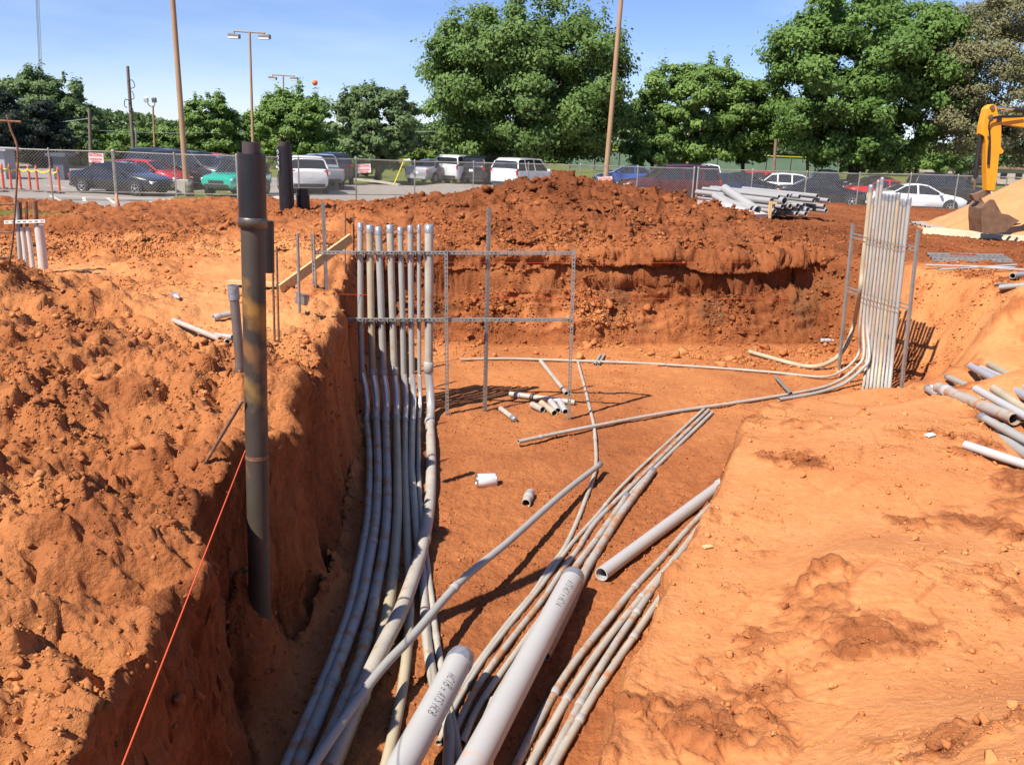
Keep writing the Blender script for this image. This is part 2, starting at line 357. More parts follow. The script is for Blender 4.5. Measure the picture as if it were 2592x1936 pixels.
def bank(x, y):
    b = idw(x, y, 2)
    # spoil heap behind the pit: peaked with long shoulders
    rr = np.hypot((x-.9)/1.0, (y-21.8)/1.15)
    b = b+1.12*np.clip(1-rr/5.3, 0, 1)**1.12*(1+.0*x)
    b = b+gauss(x, y, 4.6, 22.5, 2.6, 2.0, .38)+gauss(x, y, -3.2, 23, 2.2, 2, .16)+gauss(x, y, -4.4, 29, 1.6, 1.5, .10)
    # loose lumps near the left edge of the lot
    b = b+gauss(x, y, -17.8, 27.2, 3.6, 1.3, .42)
    # spoil strip in front of the fence
    b = b+0
    # rise behind the riser rack (right bank)
    b = b+gauss(x, y, 8.2, 12.6, 1.3, 1.5, .15)+gauss(x, y, 3.4, 7.6, 1.0, .8, .10)
    return b
# skyline of the dirt as measured in the photo: direction (x/y) against how fast the line of sight drops
_SK = [(-900, 525), (0, 500), (120, 505), (200, 524), (300, 532), (350, 518), (470, 507), (560, 506), (700, 506), (860, 498), (1000, 494), (1100, 496), (1180, 494)]
_SX = [_ray(*q).x/_ray(*q).y for q in _SK]; _SS = [-_ray(*q).z/_ray(*q).y for q in _SK]
def skycap(x, y, z):
    cap = CAMZ-np.interp(x/np.maximum(y, .1), _SX, _SS)*y-.05
    k = sstep(17, 21, y)*(1-sstep(-.065, -.035, x/np.maximum(y, .1)))
    return z*(1-k)+np.minimum(z, cap)*k
def base(x, y):
    wob = fbm(x, y, 0*x, .9, 3, .5, 3)*.11+fbm(x, y, 0*x, .25, 2, .5, 5)*.035*(y < 14.4)
    d = polydist(x, y, FLOOR)
    left = (x < -1.0)
    amp = np.where(y > 14.6, 1.2, np.where(left, 1.0, 1.3))
    amp = np.where((x > .1) & (y < 8.5), .55, amp)
    d = d+wob*amp
    run = idw(x, y, 3); b = bank(x, y)
    t = np.clip(d/run, 0, 1)
    steep = t*t*(3-2*t)
    backw = sstep(14.2, 14.9, y)*(1-sstep(5.2, 6.6, x))
    lip = np.clip(d/(run*1.35), 0, 1)
    # back wall: crumbled slope to about half height, then a sheer cut
    cut = .54+.16*fbm(x, y, 0*x, 1.3, 2, .4, 21)
    prof = np.where(lip < .70, cut*(np.clip(lip, 1e-6, 1)/.70)**.85, cut+(1-cut)*(.62*sstep(.70, .78, lip)+.38*sstep(.84, .96, lip)))
    t = steep*(1-backw)+prof*backw
    b = skycap(x, y, b)
    z = b*t
    z = np.where(d <= 0, 0, z)
    # soil slumped round the foot of the tall casing
    z = np.maximum(z, .84*np.exp(-((x+1.63)/.17)**2-((y-4.97)/.34)**2)*(1+.25*wob))
    d2 = polydist(x, y, TRENCH)+wob
    z = np.where(y > 14.5, z*(sstep(-.05, .35, d2)*.75+.25), z)
    # down to the parking lot
    k = sstep(0, 2.2, y-dirtline(x)+wob*6+1.4)
    z = z*(1-k)+.42*k
    return z, d, backw, lip, t
def make_terrain():
    a = [0.0]
    while a[-1] < 36: a.append(a[-1]+.105)
    while a[-1] < 62: a.append(a[-1]+.3)
    while a[-1] < 120: a.append(a[-1]+2.0)
    a = np.array(a); ang = np.radians(np.concatenate([-a[::-1], a[1:]]))
    r = [.5]
    while r[-1] < 46:
        q = r[-1]; k = .0056
        if 1.6 < q < 9: k = .0036
        if 14.9 < q < 17.4: k = .0008
        elif 17.4 <= q < 18.5: k = .002
        elif 18.3 <= q < 26: k = .0040
        elif q < 2: k = .012
        r.append(q*(1+k))
    r = np.array(r)
    A, Rr = np.meshgrid(ang, r); X = (np.sin(A)*Rr).ravel(); Y = (np.cos(A)*Rr).ravel()
    Z, D, BW, LIP, T = base(X, Y)
    e = .02
    gx = (base(X+e, Y)[0]-Z)/e; gy = (base(X, Y+e)[0]-Z)/e
    nrm = np.stack([-gx, -gy, np.ones_like(gx)], 1); nrm /= np.linalg.norm(nrm, axis=1)[:, None]
    steep = 1-nrm[:, 2]
    # roughness zones
    fl = sstep(.0, -.15, D)                                    # pit floor
    right = sstep(.0, .25, X)*sstep(.02, .3, D)*(1-sstep(15, 16.5, Y))*(1-fl)
    leftb = sstep(-1.0, -1.3, X)*(1-sstep(13, 18, Y))*(1-fl)
    clod = fbm(X, Y, Z, 1.6, 3, .5, 40)*.5+.5
    # smooth trodden patches on the left bank
    path = np.exp(-((X+3.3+(Y-10)*.25)/1.1)**2)*sstep(7.6, 9.5, Y)*(1-sstep(14, 22, Y))
    path = np.maximum(path, np.exp(-((X+6.2)/2.2)**2-((Y-12.2)/1.3)**2))
    path = np.maximum(path, np.exp(-((X+4.3)/1.1)**2-((Y-18.5)/3.2)**2))
    amp = .035+.060*leftb*(.35+clod)-.030*right
    amp = amp*(1-.72*path)
    amp = np.where(fl > 0, amp*(1-fl)+.013*fl, amp)
    far = sstep(15, 17, Y); amp = amp+far*(.05*(.5+clod))*(1-.75*path)
    heap = np.exp(-(((X-1.5)/6)**2+((Y-22)/3.5)**2)); amp = amp+.07*heap
    amp = amp+.025*BW*sstep(.02, .2, LIP)*(1-sstep(1.3, 2.5, LIP))
    amp = amp+.03*steep*leftb
    out = sstep(0, 1.2, Y-dirtline(X)); amp = amp*(1-out)
    # vertical scrape marks on the cut left wall
    sc1 = fbm(X*1.0, Y*1.0, Z*.35, .33, 4, .55, 60)
    n1 = fbm(X, Y, Z, .55, 5, .58, 70)
    w1, v1, s1 = worley(X, Y, Z, .30, 80); w2, v2, s2 = worley(X, Y, Z, .13, 90)
    c1 = np.clip(1-w1*1.15, 0, 1)*(v1 > .45)*v1*1.5; c2 = np.clip(1-w2*1.2, 0, 1)*(v2 > .35)
    n2 = fbm(X, Y, Z, .07, 3, .5, 95)
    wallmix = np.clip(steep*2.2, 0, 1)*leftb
    bil = fbm(X, Y, Z, .42, 4, .55, 75, True); b2 = fbm(X, Y, Z, .16, 3, .6, 77, True)
    c1 = c1*(1-1.0*np.clip(far+BW, 0, 1))*(1-.45*leftb); c2 = c2*(1-.8*np.clip(far+BW, 0, 1))
    disp = amp*((1-wallmix)*(n1*1.0+bil*.55+b2*.35+c1*1.2+c2*.5+n2*.28)+wallmix*(sc1*1.25+n2*.35+.25*b2))
    # big hollows and lumps on the left bank
    disp += leftb*(1-path)*(1-np.clip(steep*3, 0, 1))*.24*fbm(X, Y, 0*X, .8, 3, .45, 120)
    ctw = np.abs(fbm(X, Y, Z, .38, 3, .55, 600))
    disp += leftb*(1-path)*(1-np.clip(steep*3, 0, 1))*.24*(ctw-.2)
    disp += right*(.055*fbm(X, Y, 0*X, 1.3, 3, .42, 130))
    disp += fl*.02*fbm(X, Y, 0*X, 1.1, 3, .5, 140)
    # shrinkage cracks and scuffs on the right bank
    ww, vv, ss = worley(X+.1*n1, Y+.1*n1, 0*X, .42, 150)
    crack = np.exp(-((ss-ww)/.03)**2)*np.clip(fbm(X, Y, 0*X, .9, 2, .5, 160)*2.2, 0, 1)
    disp -= right*crack*.022
    pz = np.clip(fbm(X, Y, 0*X, .55, 5, .66, 170)*3.4-.55, 0, 1)
    disp += right*pz*(c1*.045+c2*.045+n2*.02+.022*b2)
    # crumbly fine structure
    cr1 = fbm(X, Y, Z, .055, 3, .6, 500, True); cr2 = np.abs(fbm(X, Y, Z, .11, 3, .6, 510))
    near = 1-sstep(9, 15, np.hypot(X, Y))
    disp += near*(leftb*(1-.6*path)*(.017*cr1+.05*cr2)*(1-.55*wallmix)+right*(.002*cr1+.003*cr2)+fl*(.008*cr1+.014*cr2))
    lump = np.clip(fbm(X, Y, Z, .5, 3, .55, 520)*2, -.3, 1)
    wb, vb, sb = worley(X+.2*n1, Y*.8, Z*1.1+.15*n1, .62, 540); wb2, vb2, sb2 = worley(X+.1*n1, Y, Z*1.2, .27, 550)
    disp += (.05*np.clip(sb-wb, 0, .35)+.06*np.clip(sb2-wb2, 0, .3))*BW*sstep(.08, .3, LIP)*(1-sstep(1.5, 2.4, LIP))
    lay = fbm(X*.45, Y*.45, Z*1.9, .42, 4, .55, 530); disp += (.075*lump+.12*lay+.05*bil)*BW*sstep(.05, .3, LIP)*(1-sstep(1.2, 1.8, LIP))
    P = np.stack([X, Y, Z], 1)+nrm*disp[:, None]
    # overhanging lip of the back wall (sod shelf undercut by the digging)
    lipamt = BW*(.16+.30*fbm(X*.8, Y*.4, P[:, 2]*1.4, .55, 4, .6, 33)+.30*(vb-.5))*sstep(.765, .84, LIP)*np.exp(-np.clip(LIP-.95, 0, 99)*1.1)
    P[:, 1] -= np.clip(lipamt, 0, 1)*(1-sstep(0, 1, out))
    # the same on the near left edge: soil crust leaning over the cut
    la = leftb*sstep(.75, .98, T)*np.exp(-np.clip(D-.2, 0, 9)*4)*(.05+.12*fbm(X*0, Y, Z*0, .35, 3, .6, 35))
    P[:, 0] += np.clip(la, 0, .3)
    P[:, 2] -= .0*out
    # tone: 0 = damp red-brown, 1 = dry sandy orange; painted wall shade lowers it too
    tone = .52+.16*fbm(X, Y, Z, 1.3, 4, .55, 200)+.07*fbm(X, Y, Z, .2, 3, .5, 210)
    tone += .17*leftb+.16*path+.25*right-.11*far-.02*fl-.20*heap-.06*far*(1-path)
    tone -= .16*wallmix  # left cut wall darkened in the colour to deepen its shade
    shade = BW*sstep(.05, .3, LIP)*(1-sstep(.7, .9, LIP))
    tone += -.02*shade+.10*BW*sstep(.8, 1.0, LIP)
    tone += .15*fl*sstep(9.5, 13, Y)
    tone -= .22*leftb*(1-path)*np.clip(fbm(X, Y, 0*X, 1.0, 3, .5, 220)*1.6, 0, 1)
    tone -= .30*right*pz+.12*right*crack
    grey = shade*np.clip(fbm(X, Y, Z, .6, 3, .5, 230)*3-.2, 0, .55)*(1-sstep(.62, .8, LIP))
    nr, na = len(r), len(ang)
    i = np.arange(nr-1)[:, None]*na+np.arange(na-1)[None, :]; i = i.ravel()
    F_ = np.stack([i, i+1, i+na+1, i+na], 1)[:, ::-1]
    me = np_mesh('dirt_ground', P, F_, smooth=True)
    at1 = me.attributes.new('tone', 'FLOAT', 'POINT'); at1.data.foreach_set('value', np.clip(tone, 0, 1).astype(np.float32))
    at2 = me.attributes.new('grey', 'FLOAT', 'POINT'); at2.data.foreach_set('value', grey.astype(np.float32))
    rg = np.clip(1-.5*right*(1-pz)-.5*path*leftb-.25*fl, .12, 1); at4 = me.attributes.new('rough', 'FLOAT', 'POINT'); at4.data.foreach_set('value', rg.astype(np.float32))
    gr = sstep(.2, .9, np.exp(-((X+15)/5)**2-((Y-22.8)/1.6)**2)+.4*fbm(X, Y, 0*X, .8, 3, .5, 240))*far
    at3 = me.attributes.new('grass', 'FLOAT', 'POINT'); at3.data.foreach_set('value', gr.astype(np.float32))
    dens = (.25+1.8*leftb*(1-path)+.16*right+1.8*pz*right+.9*far*(1-.8*path)+2.0*heap+1.3*shade+.16*fl+.7*fl*np.clip(fbm(X, Y, 0*X, .8, 2, .5, 250)*3, 0, 1))*(1-out)*(1-gr)
    dens *= np.clip(.35+fbm(X, Y, 0*X, .6, 3, .5, 260)*1.6, .08, 2)
    dens[np.abs(np.arctan2(X, Y)) > rad(50)] = 0
    return me, P, nrm, dens, (nr, na), tone
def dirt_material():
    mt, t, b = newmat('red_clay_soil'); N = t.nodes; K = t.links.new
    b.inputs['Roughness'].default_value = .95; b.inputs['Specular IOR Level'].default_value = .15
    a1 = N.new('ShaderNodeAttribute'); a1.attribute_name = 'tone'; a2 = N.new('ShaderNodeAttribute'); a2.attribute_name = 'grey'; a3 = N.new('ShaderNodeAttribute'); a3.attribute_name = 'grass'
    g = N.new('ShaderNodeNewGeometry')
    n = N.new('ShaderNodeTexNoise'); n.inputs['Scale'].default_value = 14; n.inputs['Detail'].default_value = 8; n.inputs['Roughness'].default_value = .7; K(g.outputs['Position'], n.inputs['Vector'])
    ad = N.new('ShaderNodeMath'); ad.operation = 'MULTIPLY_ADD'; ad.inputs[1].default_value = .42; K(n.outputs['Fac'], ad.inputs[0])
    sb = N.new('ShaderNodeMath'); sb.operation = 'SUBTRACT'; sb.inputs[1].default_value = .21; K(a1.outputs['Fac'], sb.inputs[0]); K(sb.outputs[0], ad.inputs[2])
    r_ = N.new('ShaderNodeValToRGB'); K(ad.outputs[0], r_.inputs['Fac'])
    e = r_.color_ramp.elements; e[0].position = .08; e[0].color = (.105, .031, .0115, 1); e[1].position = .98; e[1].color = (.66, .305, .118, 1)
    for p_, c_ in ((.3, (.212, .066, .023)), (.5, (.35, .118, .041)), (.72, (.51, .196, .069))):
        q = e.new(p_); q.color = (*c_, 1)
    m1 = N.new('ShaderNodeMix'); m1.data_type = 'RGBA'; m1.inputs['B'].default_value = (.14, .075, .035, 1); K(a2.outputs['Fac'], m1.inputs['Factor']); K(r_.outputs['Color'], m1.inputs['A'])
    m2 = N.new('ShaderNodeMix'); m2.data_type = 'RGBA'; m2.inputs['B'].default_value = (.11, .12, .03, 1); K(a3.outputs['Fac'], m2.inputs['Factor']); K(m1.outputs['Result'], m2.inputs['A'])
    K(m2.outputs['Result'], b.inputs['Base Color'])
    n2 = N.new('ShaderNodeTexNoise'); n2.inputs['Scale'].default_value = 38; n2.inputs['Detail'].default_value = 7; n2.inputs['Roughness'].default_value = .65; K(g.outputs['Position'], n2.inputs['Vector'])
    n4 = N.new('ShaderNodeTexVoronoi'); n4.inputs['Scale'].default_value = 26; K(g.outputs['Position'], n4.inputs['Vector'])
    mm = N.new('ShaderNodeMath'); mm.operation = 'MULTIPLY_ADD'; mm.inputs[1].default_value = -.3; K(n4.outputs['Distance'], mm.inputs[0]); K(n2.outputs['Fac'], mm.inputs[2])
    bp = N.new('ShaderNodeBump'); bp.inputs['Strength'].default_value = .9; bp.inputs['Distance'].default_value = .028; K(mm.outputs[0], bp.inputs['Height']); a4 = N.new('ShaderNodeAttribute'); a4.attribute_name = 'rough'; K(a4.outputs['Fac'], bp.inputs['Strength']); K(bp.outputs['Normal'], b.inputs['Normal'])
    return mt
MDIRT = dirt_material()
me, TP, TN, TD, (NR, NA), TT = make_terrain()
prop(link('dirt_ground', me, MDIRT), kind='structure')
TG = TP.reshape(NR, NA, 3)
_ar = np.hypot(TP[:, 0], TP[:, 1]).reshape(NR, NA)[:, NA//2]; _aa = np.arctan2(TP[:, 0], TP[:, 1]).reshape(NR, NA)[NR//3]
def gz(x, y):
    """height of the finished ground under (x, y)"""
    r_ = math.hypot(x, y); i = int(np.clip(np.searchsorted(_ar, r_), 1, NR-2)); j = int(np.clip(np.searchsorted(_aa, math.atan2(x, y)), 1, NA-2))
    s_ = TG[i-1:i+2, j-1:j+2, 2]; return float(s_.mean())
def on_ground(px, py):
    """where the line of sight through a photo pixel meets the ground"""
    d = _ray(px, py); t = .8
    prev = CAM.copy()
    while t < 60:
        p = CAM+d*t
        if p.z <= gz(p.x, p.y): return Vector((p.x, p.y, gz(p.x, p.y)))
        t *= 1.004
    return p

# loose clods: nobody could count them -> one object
def ico(sub):
    bm = bmesh.new(); bmesh.ops.create_icosphere(bm, subdivisions=sub, radius=1)
    bm.verts.index_update()
    V = np.array([v.co[:] for v in bm.verts]); F_ = np.array([[v.index for v in f.verts] for f in bm.faces]); bm.free(); return V, F_
def clods():
    V1, F1 = ico(1); V2, F2 = ico(2); V3, F3 = ico(3)
    cell = (np.hypot(TP[:, 0], TP[:, 1])**2)          # area of a cell grows with r squared
    rr = np.hypot(TP[:, 0], TP[:, 1]); wt = TD*np.minimum(cell, 160)**.55
    wt = wt/wt.sum(); N = 84000
    idx = rng.choice(len(TP), N, p=wt)
    allV = []; allF = []; tn = []; off = 0
    for k, i in enumerate(idx):
        r_ = rr[i]
        s = (.0045+.0006*min(r_, 24))*(1+rng.pareto(2.6))
        if r_ > 14: s *= 1+.25*math.exp(-((TP[i, 0]-1.5)/5)**2-((TP[i, 1]-21)/4.5)**2)
        hp = math.exp(-((TP[i, 0]-1.5)/5)**2-((TP[i, 1]-21.5)/4)**2); s = min(s, (.13 if TP[i, 1] < 16.3 and TP[i, 2] < .7 else .05+.13*hp) if r_ > 12 else .035+.003*r_)
        if TP[i, 2] < .12 and r_ < 14: s = min(s, .022)
        if TP[i, 0] > .2 and TP[i, 2] > .3 and r_ < 12: s = min(s*.8, .035)
        V, F_ = (V3, F3) if s*1000/r_ > 22 else ((V2, F2) if s*1000/r_ > 7 else (V1, F1))
        sd_ = rng.uniform(0, 99, 3)
        q = V*rng.uniform(.65, 1.25, 3)
        for _ in range(9):                                   # knock flat facets off it
            pn = rng.normal(size=3); pn /= np.linalg.norm(pn); ex = np.clip(q@pn-rng.uniform(.32, .7), 0, None); q = q-ex[:, None]*pn
        if len(V) > 20:
            dsp = 1+.25*vnoise(q[:, 0]*1.6+sd_[0], q[:, 1]*1.6+sd_[1], q[:, 2]*1.6+sd_[2], 1)+.16*vnoise(q[:, 0]*4.1+sd_[0], q[:, 1]*4.1, q[:, 2]*4.1, 2)
            q = q*dsp[:, None]
        q = q*s
        a_ = rng.uniform(0, 6.28); c, s_ = math.cos(a_), math.sin(a_)
        q = np.stack([q[:, 0]*c-q[:, 1]*s_, q[:, 0]*s_+q[:, 1]*c, q[:, 2]*.8], 1)+TP[i]+TN[i]*s*.25
        allV.append(q); allF.append(F_+off); off += len(V); tn.append(np.full(len(V), np.clip(TT[i]+rng.normal(.03, .08), 0, 1)))
    me = np_mesh('dirt_clods', np.concatenate(allV), np.concatenate(allF), smooth=False)
    a = me.attributes.new('tone', 'FLOAT', 'POINT'); a.data.foreach_set('value', np.concatenate(tn).astype(np.float32)); a = me.attributes.new('rough', 'FLOAT', 'POINT'); a.data.foreach_set('value', np.full(off, .6, np.float32))
    return me
prop(link('dirt_clods', clods(), MDIRT), 'loose lumps of red clay scattered over the banks and spoil heap', 'dirt clods', kind='stuff')
#@@PART2
# ------------------------------------------------------------------ parking lot, grass, far ground
LZ = .6
def sheet(name, pts, z, m_, kind='structure', label=None, cat=None, nx=1):
    me = bpy.data.meshes.new(name); me.from_pydata([(p[0], p[1], z) for p in pts], [], [tuple(range(len(pts)))]); me.update()
    return prop(link(name, me, m_), label, cat, kind=kind)
def asphalt_mat():
    mt = mat('sun_bleached_asphalt', (.29, .25, .215), .9, var=.10, scale=.35, bump=.2, bscale=30, stain=(.19, .165, .14), stain_amt=.35, stain_scale=.25); return mt
def grass_mat():
    mt, t, b = newmat('mown_grass'); N = t.nodes; K = t.links.new
    g = N.new('ShaderNodeNewGeometry'); n = N.new('ShaderNodeTexNoise'); n.inputs['Scale'].default_value = .35; n.inputs['Detail'].default_value = 8; n.inputs['Roughness'].default_value = .7
    K(g.outputs['Position'], n.inputs['Vector']); r_ = N.new('ShaderNodeValToRGB'); K(n.outputs['Fac'], r_.inputs['Fac'])
    e = r_.color_ramp.elements; e[0].position = .3; e[0].color = (.085, .115, .022, 1); e[1].position = .72; e[1].color = (.20, .21, .055, 1)
    K(r_.outputs['Color'], b.inputs['Base Color']); b.inputs['Roughness'].default_value = .95; b.inputs['Specular IOR Level'].default_value = .1; return mt
M['asphalt'] = asphalt_mat(); M['grass'] = grass_mat()
M['paint'] = mat('road_paint', (.72, .68, .58), .8, var=.12, scale=3)
M['paleconc'] = mat('pale_concrete_apron', (.56, .50, .42), .9, var=.08, scale=1.2)
# far ground: one sheet with a gap for the excavation, out to the horizon
def ground():
    B = 2500; x0, x1, y0, y1 = -60, 60, -60, 27
    vs = []; fs = []
    def q(a, b, c, d):
        n = len(vs); vs.extend([(a, c, .40), (b, c, .40), (b, d, .40), (a, d, .40)]); fs.append((n, n+1, n+2, n+3))
    xs = [-B, x0, x1, B]
    q(-B, B, y1+10, B); q(-B, -27, y0, y1+10); q(27, B, y0, y1+10)
    me = bpy.data.meshes.new('ground'); me.from_pydata(vs, [], fs); me.update(); return me
prop(link('ground', ground(), M['grass']), kind='structure')
def lotpoly():
    xs = np.linspace(-60, 60, 80); near = [(x, float(dirtline(x))-1.6) for x in xs]
    return near
lot = lotpoly()
# asphalt follows the edge of the dirt and stops at the field
far = [(60, 62), (30, 62), (12, 63), (-3, 64), (-6, 54), (-9, 53.5), (-13, 56), (-22, 62), (-60, 66)]
sheet('parking_lot', lot+far, LZ, M['asphalt'])
def wpoly(pix, z, dz=.004): return [at(px, py, z)[:2] for px, py in pix]
sheet('concrete_apron', wpoly([(345, 513), (430, 504), (520, 506), (720, 497), (720, 520), (560, 532), (350, 530)], LZ), LZ+.004, M['paleconc'])
sheet('verge_grass', wpoly([(440, 491), (470, 486), (560, 482), (590, 490), (590, 504), (520, 505), (440, 502)], LZ), LZ+.008, M['grass'], kind='structure')
def line(a, b, wd=.12):
    a = at(*a, LZ); b = at(*b, LZ); d = (b-a).normalized(); n = Vector((-d.y, d.x, 0))*wd/2
    return [(a+n)[:2], (b+n)[:2], (b-n)[:2], (a-n)[:2]]
for l_ in [((130, 495), (285, 502)), ((285, 502), (480, 507)), ((128, 496), (152, 508)), ((212, 500), (214, 510)), ((272, 502), (292, 516)), ((120, 470), (168, 476))]:
    prop(sheet('parking_line', line(*l_, wd=.13), LZ+.006, M['paint']), kind='structure')
def kerb(name, pix, h=.13):
    p = [at(a, b, LZ) for a, b in pix]; mb = MB()
    for a, b in zip(p[:-1], p[1:]): mb.bar(a+Vector((0, 0, h/2)), b+Vector((0, 0, h/2)), .18, h)
    prop(mb.build(name, M['concrete']), kind='structure')
kerb('kerb', [(800, 457), (865, 456), (905, 457), (960, 463), (1010, 471)])
kerb('kerb', [(1500, 452), (1900, 457)])

# ------------------------------------------------------------------ generic pipe things
def ring(mb, pts, i, r_, ln, k=1.16, seg=14):
    a, b = Vector(pts[max(0, i-1)]), Vector(pts[min(len(pts)-1, i+1)]); d = (b-a).normalized(); c = Vector(pts[i])
    mb.tube([c-d*ln/2, c-d*(ln/2-.006), c+d*(ln/2-.006), c+d*ln/2], r_*k, seg, radii=[r_*1.03, r_*k, r_*k, r_*1.03])
def pipe(name, pts, r_, m_, label, cat='conduit', group=None, smooth=True, couplings=(), caps=(), open_ends=(0, 1), per=8, coupmat=None, seg=14, capmat=None, hollow=True):
    """a conduit lying or standing along pts; couplings at fractions of its length; caps: 0 / 1 = taped ends"""
    P_ = catmull(pts, per) if (smooth and len(pts) > 2) else [Vector(p) for p in pts]
    if len(P_) == 2: P_ = [P_[0].lerp(P_[1], k/8) for k in range(9)]
    root = empty(name, P_[0], 0, label, cat, group)
    mb = MB(); mb.tube(P_, r_, seg, caps=True, inner=r_*.86 if hollow else 0)
    mb.build('pipe_wall', m_, root, world=True)
    L_ = [0]
    for a, b in zip(P_[:-1], P_[1:]): L_.append(L_[-1]+(b-a).length)
    for fr in couplings:
        i = min(range(len(L_)), key=lambda k: abs(L_[k]-fr*L_[-1])); i = max(1, min(len(P_)-2, i))
        c = MB(); ring(c, P_, i, r_, max(.07, r_*2.4)); c.build('coupling', coupmat or M['coupling'], root, world=True)
    for e in caps:
        a, b = (P_[0], P_[1]) if e == 0 else (P_[-1], P_[-2]); d = (b-a).normalized()
        c = MB(); c.tube([a-d*.012, a-d*.004, a+d*.03, a+d*.095], r_*1.07, seg, radii=[r_*.75, r_*1.06, r_*1.08, r_*1.05]); c.build('tape_cap', capmat or M['tape'], root, world=True)
    return root

# ------------------------------------------------------------------ the eight risers in the strut frame
YF = 11.0; YC = 11.07
tops = [(912, 565), (935.7, 571), (958, 575), (987, 570.6), (1013, 576), (1038.5, 572), (1060.6, 571), (1086, 570)]
mids = [(912.8, 810), (939.5, 810), (966, 810), (994, 810), (1019, 810), (1041, 810), (1061, 810), (1086, 810)]
coup = [(917, 957), (943, 944), (970, 945), (998, 939), (1022, 960), (1043, 963), (1062, 986), (1085, 929)]
rads = [.037, .044, .044, .044, .036, .036, .025, .055]
floorp = [
 [(927, 1062), (934, 1132), (935, 1206), (933, 1264), (928, 1330), (912, 1417), (887, 1533), (855, 1630), (817, 1728), (774, 1825), (731, 1922), (700, 1990)],
 [(952, 1059), (956, 1147), (957, 1206), (954, 1279), (948, 1340), (933, 1428), (916, 1514), (883, 1611), (850, 1697), (813, 1794), (770, 1900), (740, 1975)],
 [(977, 1062), (979, 1147), (981, 1235), (979, 1309), (970, 1397), (953, 1487), (937, 1572), (918, 1650), (887, 1739), (850, 1830), (815, 1905), (785, 1975)],
 [(1004, 1059), (1006, 1147), (1007, 1235), (1006, 1309), (999, 1417), (990, 1494), (975, 1580), (955, 1660), (925, 1745), (890, 1830), (855, 1915), (830, 1980)],
 [(1026, 1065), (1026, 1176), (1028, 1264), (1032, 1378), (1036, 1460), (1037, 1530), (1035, 1590), (1030, 1650), (1021, 1728), (1007, 1805), (990, 1883), (973, 1955)],
 [(1044, 1068), (1042, 1176), (1047, 1250), (1056, 1353), (1066, 1425), (1072, 1500), (1078, 1590), (1086, 1660), (1100, 1735), (1125, 1800), (1137, 1860), (1134, 1950)],
 [(1061, 1062), (1060, 1147), (1061, 1220), (1068, 1310), (1080, 1417), (1093, 1518), (1104, 1611), (1116, 1680), (1130, 1760), (1150, 1840), (1165, 1940)],
 [(1088, 1068), (1091, 1132), (1091, 1206), (1087, 1279), (1077, 1345), (1062, 1411), (1040, 1478), (1011, 1553), (972, 1630), (935, 1708), (898, 1790), (862, 1870), (830, 1950)]]
zoff = [0, 0, 0, 0, 0, 0, 0, .08]
mt1 = ['pvc', 'pvc_tan', 'pvc', 'pvc_tan2', 'pvc', 'pvc', 'pvc', 'pvc_tan2']
mt2 = ['pvc_dirty', 'pvc_dirty', 'pvc_dirty', 'pvc_tan', 'pvc_tan', 'pvc_tan2', 'pvc_tan2', 'pvc_tan2']
cl = ['leftmost slim grey riser conduit in the strut frame, running along the cut bank', 'second riser from the left, sun-yellowed and taped, in the strut frame',
      'third riser from the left, clean grey above its wide coupling', 'fourth riser from the left, yellowed, with the highest coupling of the middle ones',
      'fifth riser from the left, slimmer, tan and muddy along the floor', 'sixth riser from the left, grey, passing under the fat crossing conduit',
      'thinnest riser of the row, beside the widest one', 'widest riser, right end of the row, its run crossing over its neighbours']
for i in range(8):
    r_ = rads[i]
    t_ = aty(*tops[i], YC); c_ = aty(*coup[i], YC); x0 = t_.x; xs = c_.x
    root = empty('riser_conduit', (xs, YC, c_.z), 0, cl[i], 'conduit', 'riser conduits in the strut frame')
    up = MB(); pts = [t_, aty(*mids[i], YC), c_]; up.tube(catmull(pts, 6), r_, 18, inner=r_*.85); up.build('upright_pipe', M[mt1[i]], root, world=True)
    fz = [at(px, py, r_+.01+zoff[i]*min(1, max(0, (k-3)/3))) for k, (px, py) in enumerate(floorp[i])]
    f0 = fz[0]
    bend = [c_, Vector((xs, YC, max(.52, c_.z*.72))), Vector((xs*.6+f0.x*.4, YC-.06, .30)), Vector((xs*.3+f0.x*.7, YC-.2, .115)), f0]
    b_ = MB(); b_.tube(catmull(bend, 8), r_*1.0, 18, caps=False); b_.build('elbow', M['pvc_elbow'] if 'pvc_elbow' in M else M['pvc_light'], root, world=True)
    FP = catmull(fz, 7); fl = MB(); fl.tube(FP, r_, 16); fl.build('floor_pipe', M[mt2[i]], root, world=True)
    for cpos, dd in ((c_, Vector((0, 0, 1))), (f0, (fz[1]-fz[0]).normalized())):
        cm = MB(); ring(cm, [cpos-dd*.1, cpos, cpos+dd*.1], 1, r_, r_*2.6, 1.17); cm.build('coupling', M['coupling'], root, world=True)
    cuts = [len(FP)*2//5, len(FP)*3//4] if i in (0, 1, 3, 5) else [len(FP)*3//5]
    if i == 7: cuts = [len(FP)//3+2, len(FP)*4//5]
    for k in cuts:
        cm = MB(); ring(cm, FP, k, r_, .10, 1.13); cm.build('coupling', M[mt2[i]], root, world=True)
    tp = MB(); tp.tube([t_+Vector((0, 0, .008)), t_+Vector((0, 0, .002)), t_-Vector((0, 0, .09))], r_, 18, radii=[r_*.8, r_*1.06, r_*1.05]); tp.build('tape_cap', M['tape'], root, world=True)

